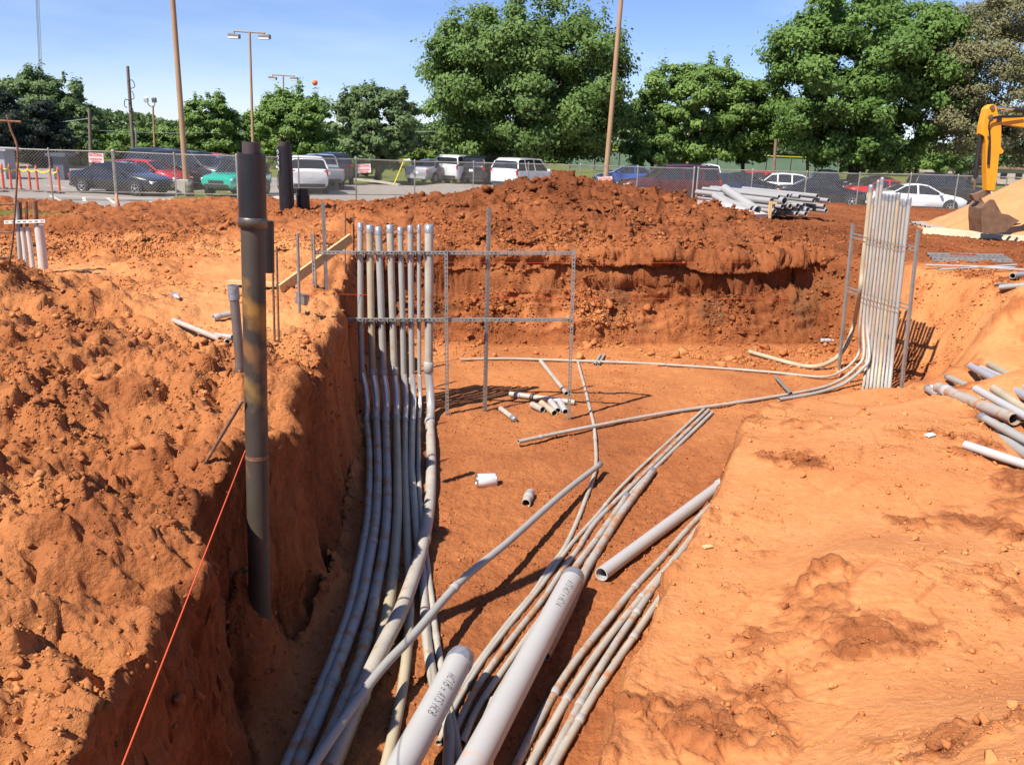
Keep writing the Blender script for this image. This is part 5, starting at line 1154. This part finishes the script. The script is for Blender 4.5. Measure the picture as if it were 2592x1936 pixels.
car('hatch', 'red', (.50, .015, .012), 560, 53, -20, 'red car farther back above the teal hood')
car('suv', 'white', (.80, .80, .80), 765, 45, 112, 'white SUV seen from behind right of the thick black casing')
car('pickup', 'silver', (.34, .35, .38), 812, 49, 110, 'silver pickup seen from behind beside the white SUV', .95)
car('suv', 'charcoal', (.022, .022, .028), 842, 54, 108, 'charcoal SUV, last in the row behind the silver pickup')
car('sedan', 'silver', (.34, .35, .38), 1096, 59, 68, 'silver sedan seen from behind at the grass edge')
car('sedan', 'grey', (.12, .12, .13), 1128, 60, 68, 'grey sedan between the silver sedan and the white SUV with dark side window')
car('suv', 'white', (.80, .80, .80), 1172, 60, 64, 'white SUV with wide red tail lamps left of the spoil heap', 1.0)
car('suv', 'navyblack', (.012, .014, .02), 1236, 60, 64, 'near-black SUV between two white SUVs')
car('suv', 'white', (.80, .80, .80), 1330, 54, 58, 'white SUV partly hidden behind the left shoulder of the spoil heap', 1.04)
car('sedan', 'blue', (.02, .09, .35), 1590, 62, 184, 'blue car beyond the heap left of the maroon SUV', 1.0)
car('suv', 'maroon', (.085, .012, .018), 1690, 47.5, 187, 'big maroon SUV with dark windows right of the spoil heap', 1.08)
car('pickup', 'white', (.80, .80, .80), 1790, 56, 175, 'white pickup with its cab showing above the maroon SUV')
car('sedan', 'navyblue', (.015, .025, .06), 1836, 52, -12, 'dark blue sedan right of the maroon SUV')
car('sedan', 'black', (.008, .008, .01), 1880, 55, -12, 'black sedan behind the dark blue one, facing right')
car('hatch', 'red', (.50, .015, .012), 1945, 57, -8, 'red car whose tail shows left of the white hatchback')
car('hatch', 'white', (.80, .80, .80), 2010, 55, -5, 'white hatchback behind the stacked ducts')
car('sedan', 'black', (.008, .008, .01), 2080, 49, -8, 'black sedan with red tail lamp right behind the stacked ducts')
car('pickup', 'charcoal', (.022, .022, .028), 2090, 62, 176, 'dark pickup standing behind the black sedan under the big tree', .9)
car('sedan', 'red', (.42, .015, .012), 2250, 51.5, -4, 'red sedan partly hidden by the conduit rack and the white coupe')
car('sedan', 'black', (.008, .008, .01), 2230, 58, -4, 'black car in the shade behind the red sedan')
car('sedan', 'white', (.80, .80, .80), 2322, 47, -3, 'white coupe right of the conduit rack, seen side on', .98)
car('suv', 'black', (.008, .008, .01), 2400, 56, -5, 'black SUV behind the white coupe near the sand pile')

# ------------------------------------------------------------------ poles, lamps, wires
def pole(px, py_top, px_b, Y, r0, r1, label, m_, name='light_pole', cat='light pole', extra=None, ztop=None, group=None, gz_=LZ):
    t_ = aty(px, py_top, Y); b_ = aty(px_b, 480, Y); b_.z = gz_-.1
    if ztop: d = (t_-b_)/(t_.z-b_.z); t_ = b_+d*(ztop-b_.z)
    root = empty(name, b_, 0, label, cat, group)
    mb = MB(); mb.tube([b_.lerp(t_, k/8) for k in range(9)], r0, 16, radii=[r0+(r1-r0)*k/8 for k in range(9)]); mb.build('shaft', m_, root, world=True); return root, b_, t_
root, b_, t_ = pole(437, 0, 473, 40, .125, .10, 'tall tan light pole on a square concrete base left of the teal off-roader', M['pole'], ztop=13)
mb = MB(); mb.box((b_.x-.1, b_.y, LZ+.3), (.56, .56, .7), bev=.03); mb.build('concrete_base', M['concrete'], root, world=True)
q = aty(472, 500, 38.9); bn = empty('trash_barrel', (q.x+.15, 38.9, LZ), 0, 'dull grey-green barrel beside the concrete pole base', 'barrel')
mb = MB(); mb.lathe([(0, 0), (.17, 0), (.18, .25), (.185, .26), (.18, .28), (.18, .45), (.185, .46), (.18, .48), (.185, .62), (.165, .62), (.16, .4)], (q.x+.15, 38.9, LZ), 20); mb.build('barrel_wall', M['barrel'], bn, world=True)
pole(1572, 0, 1530, 47, .135, .10, 'tall tan light pole rising behind the spoil heap', M['pole'], ztop=15)
def twin(px, pyt, pxb, Y, al, ar, hs, label, r_=.085):
    root, b_, t_ = pole(px, pyt, pxb, Y, r_*1.2, r_*.8, label, M['pole'], group='light poles with twin lamp heads')
    s_ = Y/FPX; mb = MB(); mb.tube([(t_.x-al*s_, Y, t_.z), (t_.x+ar*s_, Y, t_.z-.05)], .05, 8); mb.build('cross_arm', M['pole'], root, world=True)
    for sx in (-al, ar):
        x = t_.x+sx*s_*.98; mb = MB(); mb.box((x, Y, t_.z-.28), (hs, .45, hs*.36), Matrix.Rotation(rad(5 if sx < 0 else -5), 3, 'Y'), bev=.05); mb.tube([(x, Y, t_.z), (x, Y, t_.z-.15)], .04, 8); hd = mb.build('lamp_head', M['lampgrey'], root, world=True)
        mb = MB(); mb.box((x, Y-.10, t_.z-.28-hs*.17), (hs*.9, .36, .10), bev=.02); mb.build('lens', M['lampwhite'], hd, world=True) if False else mb.build('lens', M['lampwhite'], root, world=True)
twin(632, 81, 644, 60, 38, 36, .72, 'nearer twin-head light pole above the tall black casing')
twin(717, 191, 722, 84, 26, 27, .70, 'farther twin-head light pole above the thick black casing', .08)
# twin floodlight
root, b_, t_ = pole(387, 268, 398, 78, .10, .07, 'twin floodlight pole between the tan pole and the timber pole', M['pole'], name='flood_pole')
mb = MB(); mb.tube(catmull([(t_.x-.45, 78, t_.z+.28), (t_.x-.3, 78, t_.z), (t_.x, 78, t_.z-.12), (t_.x+.15, 78, t_.z+.05), (t_.x+.18, 78, t_.z+.3)], 5), .035, 8); mb.build('bracket', M['lampgrey'], root, world=True)
for dx in (-.5, .18): mb = MB(); mb.box((t_.x+dx, 77.9, t_.z+.45), (.34, .3, .38), Matrix.Rotation(rad(15), 3, 'X'), bev=.04); mb.build('floodlight', M['lampwhite'] if dx < 0 else M['lampgrey'], root, world=True)
# utility poles
root, b_, t_ = pole(323, 168, 345, 70, .15, .11, 'weathered timber utility pole with brackets at left', M['woodpole'], 'utility_pole', 'utility pole')
for k, (dz, dx) in enumerate([(-1.1, .25), (-1.9, .2), (-2.5, -.15), (-3.1, .15)]): 
    mb = MB(); mb.tube(catmull([(t_.x+.05*k, 69.8, t_.z+dz), (t_.x+dx*1.6, 69.7, t_.z+dz+.1), (t_.x+dx*2.2, 69.7, t_.z+dz-.35), (t_.x+dx, 69.7, t_.z+dz-.5)], 4), .03, 6); mb.build('bracket', M['hose'], root, world=True)
mb = MB(); mb.tube([(b_.x+.28, 69.8, b_.z), (t_.x+.35, 69.8, b_.z+(t_.z-b_.z)*.38)], .06, 8); mb.build('conduit_riser', M['galv'], root, world=True)
pole(226, 278, 236, 66, .13, .10, 'short dark timber pole in front of the trees at left', M['woodpole'], 'utility_pole', 'utility pole')
for (px, py, pb, Y, lb) in [(1964, 352, 1956, 62, 'slanting timber pole just left of the big right-hand tree'), (2045, 365, 2043, 66, 'brown timber post under the big right-hand tree'), (1740, 410, 1738, 66, 'short tan post behind the maroon SUV'), (1303, 393, 1303, 63, 'short tan post behind the half hidden white SUV')]:
    pole(px, py, pb, Y, .11, .10, lb, M['pole'] if 'tan' in lb else M['woodpole2'], 'timber_post', 'post')
# radio mast
tm, bm_ = aty(92, -60, 260), aty(108, 300, 260); root = empty('radio_mast', bm_, 0, 'distant thin lattice radio mast above the trees at left', 'radio mast'); mb = MB(); w_ = .42
cs = [Vector((w_*math.cos(a), w_*math.sin(a), 0)) for a in (0, 2.09, 4.19)]; n = 60
for c in cs: mb.tube([bm_+c, tm+c], .05, 5)
for k in range(n):
    for i in range(3):
        mb.tube([bm_.lerp(tm, k/n)+cs[i], bm_.lerp(tm, (k+1)/n)+cs[(i+1) % 3]], .03, 4)
mb.build('lattice', M['lampgrey'], root, world=True)
# overhead lines with an orange marker ball
def wire(a, b, sag, r_, label, m_): 
    pts = [a.lerp(b, k/24)-Vector((0, 0, sag*4*(k/24)*(1-k/24))) for k in range(25)]; mb = MB(); mb.tube(pts, r_, 5); return prop(mb.build('overhead_wire', m_), label, 'wire', 'overhead wires')
wire(aty(-300, 330, 66), aty(228, 300, 66), .3, .018, 'overhead wire from the left edge to the dark timber pole', M['wirem'])
wire(aty(236, 330, 70), aty(720, 326, 84), .3, .02, 'low overhead wire from the timber pole to the farther twin-head pole', M['wirem'])
wire(aty(720, 326, 84), aty(1400, 318, 84), .4, .02, 'low overhead wire right of the farther twin-head pole', M['wirem'])
q = aty(797, 210, 120); wire(aty(-600, 250, 120), aty(3400, 150, 120), .8, .006, 'hair-thin high wire that carries the orange marker ball', M['wirem'])
wq = None
bl = empty('marker_ball', q, 0, 'orange aerial marker ball in the sky right of the lamp heads', 'marker ball'); mb = MB()
mb.lathe([(.36*math.sin(a), -.36*math.cos(a)) for a in np.linspace(0, math.pi, 17)], q, 24); mb.build('ball', M['orangeball'], bl, world=True)
mb = MB(); mb.lathe([(.362, -.02), (.375, -.02), (.375, .02), (.362, .02)], q, 24); mb.build('seam', M['orangeball'], bl, world=True)

# ------------------------------------------------------------------ orange delineators, tape, cone, sheds at left
G8 = 'orange delineator posts joined by yellow tape'
dl = [(2, 470, 402), (9, 478, 402), (24, 487, 404), (47, 492, 404), (72, 487, 404), (92, 487, 404), (126, 492, 404), (142, 493, 404)]
dpos = [(4, 470), (10, 441), (26, 447), (48, 455), (73, 446), (92, 455), (127, 455), (147, 455)]
dlab = ['left of the rod', 'second from the left edge', 'third from the left edge', 'just right of the bent rod', 'thin one standing farther back', 'with grey collar, left of the fence post', 'just left of the raised fence end', 'rightmost, next to the blue sheet']
proto = None; tops_ = []
def make_delin(p, label):
    root = empty('delineator_post', p, 0, label, 'delineator', G8)
    mb = MB(); mb.lathe([(0, 0), (.20, 0), (.20, .035), (.06, .05), (0, .05)], (0, 0, 0), 8); mb.build('rubber_base', M['trim'], root)
    mb = MB(); mb.lathe([(.05, .045), (.045, .95), (.05, .97), (.05, 1.0), (.03, 1.03), (.035, 1.08), (.0, 1.1)], (0, 0, 0), 14); mb.build('post', M['orange'], root)
    mb = MB(); mb.lathe([(.052, .80), (.052, .90)], (0, 0, 0), 14); mb.build('reflective_collar', M['lampgrey'], root); return root
for k, ((px, py), lb) in enumerate(zip([(6, 441), (25, 440), (49, 447), (73, 445), (92, 449), (127, 450), (147, 450), (5, 452)], dlab)):
    Y = 39.5-k*.25; x = aty(px, 440, Y).x; lb = 'orange delineator post '+lb
    if proto is None: proto = make_delin((x, Y, LZ), lb)
    else:
        r_ = proto.copy(); COL.objects.link(r_); r_.location = (x, Y, LZ); r_['label'] = lb
        for ch in list(proto.children): c = ch.copy(); COL.objects.link(c); c.parent = r_
    tops_.append(Vector((x, Y-.06, LZ+.93)))
tp_ = sorted(tops_, key=lambda v: v.x); V = []; Fc = []
for a, b in zip(tp_[:-1], tp_[1:]):
    for k in range(9):
        t = k/8; p = a.lerp(b, t)-Vector((0, 0, .10*4*t*(1-t))); V += [(p.x, p.y, p.z+.035), (p.x, p.y+.004, p.z-.035)]
        if k: n = len(V); Fc.append((n-4, n-3, n-1, n-2))
prop(link('barrier_tape', np_mesh('barrier_tape', V, Fc), M['yellow']), 'sagging yellow barrier tape strung between the orange posts', 'barrier tape')
q = aty(297, 524, 31.2); cz = gz(q.x, 31.2)
root = empty('traffic_cone', (q.x, 31.2, cz), 0, 'faded traffic cone standing where the two left fence runs meet', 'traffic cone')
mb = MB(); mb.box((q.x, 31.2, cz+.02), (.36, .36, .04), bev=.01); mb.lathe([(.13, .03), (.03, .62), (.0, .64)], (q.x, 31.2, cz), 20); mb.build('cone_body', M['fadedorange'], root, world=True)
mb = MB(); mb.lathe([(.1005, .21), (.082, .30)], (q.x, 31.2, cz), 20); mb.lathe([(.070, .38), (.055, .46)], (q.x, 31.2, cz), 20); mb.build('reflective_band', M['tape'], root, world=True)
def shed(px0, px1, pyt, Y, dep, label, m_, roof=None, name='shed', cat='shed', z1=LZ, wins=0):
    a, b = aty(px0, pyt, Y), aty(px1, pyt, Y); h = a.z; root = empty(name, ((a.x+b.x)/2, Y+dep/2, z1), 0, label, cat)
    mb = MB(); mb.box(((a.x+b.x)/2, Y+dep/2, (h+z1)/2), (b.x-a.x, dep, h-z1)); mb.build('wall', m_, root, world=True)
    mb = MB(); mb.box(((a.x+b.x)/2, Y+dep/2, h+.08), (b.x-a.x+.5, dep+.5, .16)); mb.build('roof', roof or m_, root, world=True)
    for k in range(wins):
        x = a.x+(b.x-a.x)*(k+.5)/wins; mb = MB(); mb.box((x, Y-.01, (h+z1)/2+.1), ((b.x-a.x)/wins*.45, .04, (h-z1)*.4)); mb.build('window', M['carglass'], root, world=True)
shed(-60, 8, 380, 46, 1.0, 'pale corrugated container behind the orange posts at the left edge', M['container'], name='container', cat='container')
shed(132, 158, 396, 47, .6, 'dark blue-grey sheeted panel shed left of the navy sedan', M['bluegrey'])
shed(1180, 1215, 395, 118, 8, 'small white building glimpsed beyond the light green bush', M['whitewall'], name='building', cat='building') if False else None
shed(1022, 1046, 440, 110, 8, 'small white building glimpsed beyond the tree trunk in the field', M['whitewall'], name='building', cat='building')
shed(2050, 2110, 418, 120, 8, 'white dugout-like building beyond the green screen under the tree', M['whitewall'], name='building', cat='building', roof=M['lampgrey'])
shed(2410, 2640, 424, 100, 8, 'long low beige building with brown roof beyond the grass at right', M['beigewall'], roof=M['roof'], name='building', cat='building', wins=6)
# green windscreen on the far court fence
a, b = aty(1440, 428, 92), aty(2120, 446, 92); root = empty('court_screen', (a.x, 92, LZ), 0, 'long green windscreen on the far court fence', 'windscreen fence')
mb = MB(); mb.bar((a.x, 92, 1.75), (b.x, 92, 1.75), .03, 1.9, (0, 0, 1)); mb.build('screen', M['greenscreen'], root, world=True)
for k in range(12): x = a.x+(b.x-a.x)*k/11; mb = MB(); mb.tube([(x, 91.9, LZ-.1), (x, 91.9, 2.8)], .04, 8); mb.build('post', M['lampgrey'], root, world=True)
mb = MB(); mb.tube([(a.x, 91.9, 2.75), (b.x, 91.9, 2.75)], .03, 6); mb.build('top_rail', M['yellow'], root, world=True)
q = aty(1000, 455, 57.5); mb = MB(); mb.tube([at(996, 470, LZ), at(1012, 468, LZ)+Vector((.25, .2, 1.5))], .035, 8); prop(mb.build('guy_guard', M['yellow']), 'slanting yellow guy-wire guard on the grass right of the tree trunk', 'guy guard')

# ------------------------------------------------------------------ trees
def leaf_mat(name, c0, c1):
    mt, t, b = newmat(name); N = t.nodes; K = t.links.new
    a = N.new('ShaderNodeAttribute'); a.attribute_name = 'tone'; r_ = N.new('ShaderNodeMix'); r_.data_type = 'RGBA'; r_.inputs['A'].default_value = (*c0, 1); r_.inputs['B'].default_value = (*c1, 1)
    K(a.outputs['Fac'], r_.inputs['Factor']); K(r_.outputs['Result'], b.inputs['Base Color']); b.inputs['Roughness'].default_value = .55; b.inputs['Specular IOR Level'].default_value = .25
    tr = N.new('ShaderNodeBsdfTranslucent'); K(r_.outputs['Result'], tr.inputs['Color']); ms = N.new('ShaderNodeMixShader'); ms.inputs['Fac'].default_value = .33
    K(b.outputs['BSDF'], ms.inputs[1]); K(tr.outputs['BSDF'], ms.inputs[2]); K(ms.outputs['Shader'], t.nodes['Material Output'].inputs['Surface']); return mt
LM = {'maple': leaf_mat('maple_leaves', (.055, .105, .026), (.185, .285, .070)), 'deep': leaf_mat('deep_green_leaves', (.052, .108, .024), (.170, .280, .060)), 'light': leaf_mat('light_green_leaves', (.078, .145, .030), (.21, .32, .075)),
      'olive': leaf_mat('olive_leaves', (.10, .105, .045), (.27, .255, .125)), 'dark': leaf_mat('dark_evergreen_needles', (.014, .026, .020), (.042, .062, .042)), 'mid': leaf_mat('mid_green_leaves', (.062, .108, .040), (.185, .265, .098)), 'willow': leaf_mat('yellow_green_leaves', (.08, .13, .02), (.18, .25, .05))}
def tree(px, wpx, pyt, pyb, Y, nleaf, ls, kind, label, trunk=None, ncl=90, crad=.17, shoots=0, group=None, depth=1.0, flat=.62, seed=0, name='tree', gap=0.0, base_z=None, egg=.0):
    g = np.random.default_rng(1000+seed+int(px)); s_ = Y/FPX; nleaf = int(nleaf*1.55); ls *= .76
    top, bot = aty(px, pyt, Y), aty(px, pyb, Y); cx = top.x; cz = (top.z+bot.z)/2; rz = (top.z-bot.z)/2; rx = wpx*s_/2; ry = rx*depth
    bz = LZ if base_z is None else base_z
    root = empty(name, (cx, Y, bz), 0, label, 'bush' if name == 'bush' else 'tree', group)
    # clump centres: mostly near the surface of an egg, some inside
    C_ = []; R_ = []
    while len(C_) < ncl:
        v = g.normal(size=3); v /= (np.abs(v)**2.7).sum()**(1/2.7); rad_ = g.uniform(.22, .95)**.5
        p = v*rad_; wid = 1-egg*p[2]
        rr = crad*g.uniform(.6, 1.35)
        C_.append([cx+p[0]*(rx*(1-crad*.8))*wid, Y+p[1]*ry*(1-crad*.8)*wid, cz+p[2]*(rz*(1-crad*.7))]); R_.append(rr*(rx+rz)/2)
    for k in range(shoots):
        a = g.uniform(-.85, .85); C_.append([cx+a*rx*.9, Y+g.uniform(-.4, .4)*ry, cz+rz*math.sqrt(max(0, 1-a*a))*g.uniform(.88, 1.03)]); R_.append(-crad*(rx+rz)/2*g.uniform(.45, .8))
    C_ = np.array(C_); R_ = np.array(R_); up = R_ < 0; R_ = np.abs(R_)
    wgt = R_**2.0; wgt /= wgt.sum(); ci = g.choice(len(C_), nleaf, p=wgt)
    core = g.uniform(size=nleaf) < .0
    d = g.normal(size=(nleaf, 3)); d /= np.linalg.norm(d, axis=1)[:, None]; rad2 = g.uniform(.0, 1, nleaf)**.4*np.where(g.uniform(size=nleaf) < .28, 1.5, 1)
    # lumpy clump surface
    lum = 1+.34*vnoise(d[:, 0]*2.2+ci*1.7, d[:, 1]*2.2, d[:, 2]*2.2+ci*.9, 5)
    sc_ = np.stack([np.ones(nleaf), np.ones(nleaf), np.where(up[ci], 2.1, flat)], 1)
    Pp = C_[ci]+d*(rad2*lum*R_[ci])[:, None]*sc_
    cen = np.array([cx, Y, cz]); outw = (Pp-cen)/np.array([rx, ry, rz]); 
    nrm = d*.9+outw*.55+g.normal(size=(nleaf, 3))*.5+np.array([-.1, -.25, .5]); nrm /= np.linalg.norm(nrm, axis=1)[:, None]
    t1 = np.cross(nrm, g.normal(size=(nleaf, 3))); t1 /= np.linalg.norm(t1, axis=1)[:, None]; t2 = np.cross(nrm, t1)
    sz = (ls*g.uniform(.55, 1.3, nleaf))[:, None]
    A_ = Pp+t1*sz*.62; B_ = Pp+t2*sz*.36; Cc = Pp-t1*sz*.62; D_ = Pp-t2*sz*.36+nrm*sz*.12
    V = np.stack([A_, B_, Cc, D_], 1).reshape(-1, 3); i = np.arange(nleaf)*4; F_ = np.stack([i, i+1, i+2, i+3], 1)
    me = np_mesh('foliage', V, F_); ct_ = g.uniform(0, 1, len(C_)); tone = np.clip(.25+.35*ct_[ci]+.45*g.uniform(0, 1, nleaf), 0, 1)
    a = me.attributes.new('tone', 'FLOAT', 'POINT'); a.data.foreach_set('value', np.repeat(tone, 4).astype(np.float32))
    link('crown', me, LM[kind], root, world=True)
    # trunk and limbs
    tr_ = trunk or max(.10, rx*.05); mb = MB(); fk = Vector((cx, Y, bz+max(.6, (bot.z-bz)+rz*.25)))
    mb.tube(catmull([(cx, Y, bz-.2), (cx+.03*rx, Y, bz+(fk.z-bz)*.5), fk], 5), tr_, 12, radii=None) if False else mb.tube([Vector((cx, Y, bz-.15)), Vector((cx, Y, bz+.12)), Vector((cx+.02*rx, Y, (bz+fk.z)/2)), fk], tr_, 12, radii=[tr_*1.5, tr_*1.12, tr_*.95, tr_*.8])
    for k in range(9):
        q = Vector(C_[g.integers(0, ncl)]); mid = fk.lerp(q, .5)+Vector((0, 0, -.04*rz)); mb.tube(catmull([fk-Vector((0, 0, .1)), mid, q], 4), tr_*.4, 7, radii=list(np.linspace(tr_*.5, tr_*.1, 9)))
    mb.build('trunk', M['bark'], root, world=True); return root
GT = 'trees beyond the parking lot'
tree(1345, 560, 0, 432, 66, 95000, .30, 'maple', 'huge round maple-like tree behind the spoil heap', trunk=.42, ncl=330, crad=.125, shoots=18, group=GT, seed=1)
tree(2222, 515, -45, 445, 64, 90000, .30, 'deep', 'huge dense tree at right with its crown cut by the top of the photo', trunk=.45, ncl=320, crad=.12, shoots=8, group=GT, seed=2)
tree(1770, 330, 150, 430, 70, 36000, .30, 'light', 'lighter green tree between the two huge ones', trunk=.22, ncl=220, crad=.125, shoots=5, group=GT, seed=3)
tree(1905, 200, 165, 432, 72, 20000, .30, 'deep', 'tree tucked against the left side of the huge right-hand tree', ncl=90, crad=.17, group=GT, seed=31)
tree(1660, 220, 290, 430, 68, 9000, .28, 'light', 'low spreading light green tree right of the tan pole', ncl=40, crad=.2, group=GT, seed=4)
tree(2595, 400, -80, 445, 60, 62000, .19, 'olive', 'greyish olive fine-leaved tree at the right edge behind the digger', trunk=.3, ncl=260, crad=.13, group=GT, seed=5)
tree(955, 225, 205, 440, 58, 28000, .26, 'mid', 'mid-size tree with visible trunk on the grass left of the huge maple-like one', trunk=.22, ncl=210, crad=.12, shoots=6, group=GT, seed=6)
tree(745, 215, 222, 430, 76, 24000, .30, 'light', 'pointed tree behind the farther twin-head light pole', ncl=200, crad=.12, shoots=9, group=GT, seed=7, egg=.25)
tree(535, 160, 238, 430, 80, 19000, .30, 'light', 'tree between the tan pole and the nearer twin-head light pole', ncl=180, crad=.13, shoots=7, group=GT, seed=8)
tree(655, 110, 275, 425, 82, 8000, .28, 'light', 'small light tree just left of the pointed tree', ncl=35, crad=.2, group=GT, seed=81)
tree(105, 270, 180, 435, 72, 36000, .30, 'mid', 'tallest tree at the left below the radio mast', trunk=.3, ncl=240, crad=.115, shoots=10, group=GT, seed=9)
tree(-30, 130, 175, 430, 74, 8000, .30, 'deep', 'tree cut by the left edge of the photo', ncl=40, crad=.2, group=GT, seed=10)
tree(85, 190, 245, 430, 60, 16000, .22, 'dark', 'dark evergreen in front of the tallest left tree', ncl=60, crad=.18, group=GT, seed=11, egg=.3)
tree(0, 110, 210, 425, 58, 8000, .22, 'dark', 'dark evergreen at the left edge', ncl=36, crad=.2, group=GT, seed=12, egg=.4)
tree(195, 110, 300, 430, 68, 8000, .26, 'mid', 'lower tree on the right flank of the tallest left tree', ncl=36, crad=.2, group=GT, seed=13)
bl_ = [(275, 130, 305, 84, 'light', 'bushy tree right of the short dark timber pole'), (350, 120, 318, 88, 'light', 'bushy tree around the foot of the timber utility pole'), (430, 120, 310, 90, 'light', 'bushy tree behind the tan light pole'), (590, 130, 300, 92, 'mid', 'bushy tree behind the nearer twin-head pole'),
       (820, 110, 345, 90, 'mid', 'low bushy tree right of the pointed tree'), (900, 100, 360, 66, 'light', 'low bright bush left of the visible trunk'), (1085, 110, 368, 74, 'willow', 'yellow-green bush between the field tree and the maple-like one'), (1150, 120, 390, 110, 'light', 'low bush beyond the row of white cars'),
       (1550, 120, 370, 100, 'willow', 'pale bush behind the foot of the right tan pole'), (2080, 120, 360, 110, 'mid', 'distant tree over the white building'), (2380, 130, 370, 86, 'light', 'low bright bush right of the huge right-hand tree'), (2470, 150, 350, 100, 'mid', 'bushy tree behind the yellow digger stick')]
for k, (px, wp, pt, Y, kd, lb) in enumerate(bl_): tree(px, wp, pt, 455 if Y < 80 else 440, Y, 7000, .30, kd, lb, ncl=34, crad=.22, group='bushy trees along the far edge', seed=40+k, name='bush')
# far wood line reading as one mass
def woods():
    g = np.random.default_rng(5); n = 60000; x = g.uniform(-110, 120, n); hgt = 4.6+2.0*fbm(x, x*0, x*0, 9, 3, .6, 400); z = LZ+g.uniform(0, 1, n)**.7*hgt; y = 128+g.uniform(-3, 3, n)+2*fbm(x, z, x*0, 5, 2, .5, 410)
    P_ = np.stack([x, y, z], 1); nr_ = g.normal(size=(n, 3))+np.array([0, -.4, .5]); nr_ /= np.linalg.norm(nr_, axis=1)[:, None]; t1 = np.cross(nr_, g.normal(size=(n, 3))); t1 /= np.linalg.norm(t1, axis=1)[:, None]; t2 = np.cross(nr_, t1); s_ = .55*g.uniform(.6, 1.3, (n, 1))
    V = np.stack([P_+t1*s_*.6, P_+t2*s_*.4, P_-t1*s_*.6, P_-t2*s_*.4], 1).reshape(-1, 3); i = np.arange(n)*4; me = np_mesh('far_woods', V, np.stack([i, i+1, i+2, i+3], 1))
    a = me.attributes.new('tone', 'FLOAT', 'POINT'); a.data.foreach_set('value', np.repeat(np.clip(.5+.4*fbm(x, z, y*0, 3, 2, .5, 420), 0, 1), 4).astype(np.float32)); return me
prop(link('far_woods', woods(), LM['mid']), 'low line of far-off woods along the horizon', 'woods', kind='stuff')
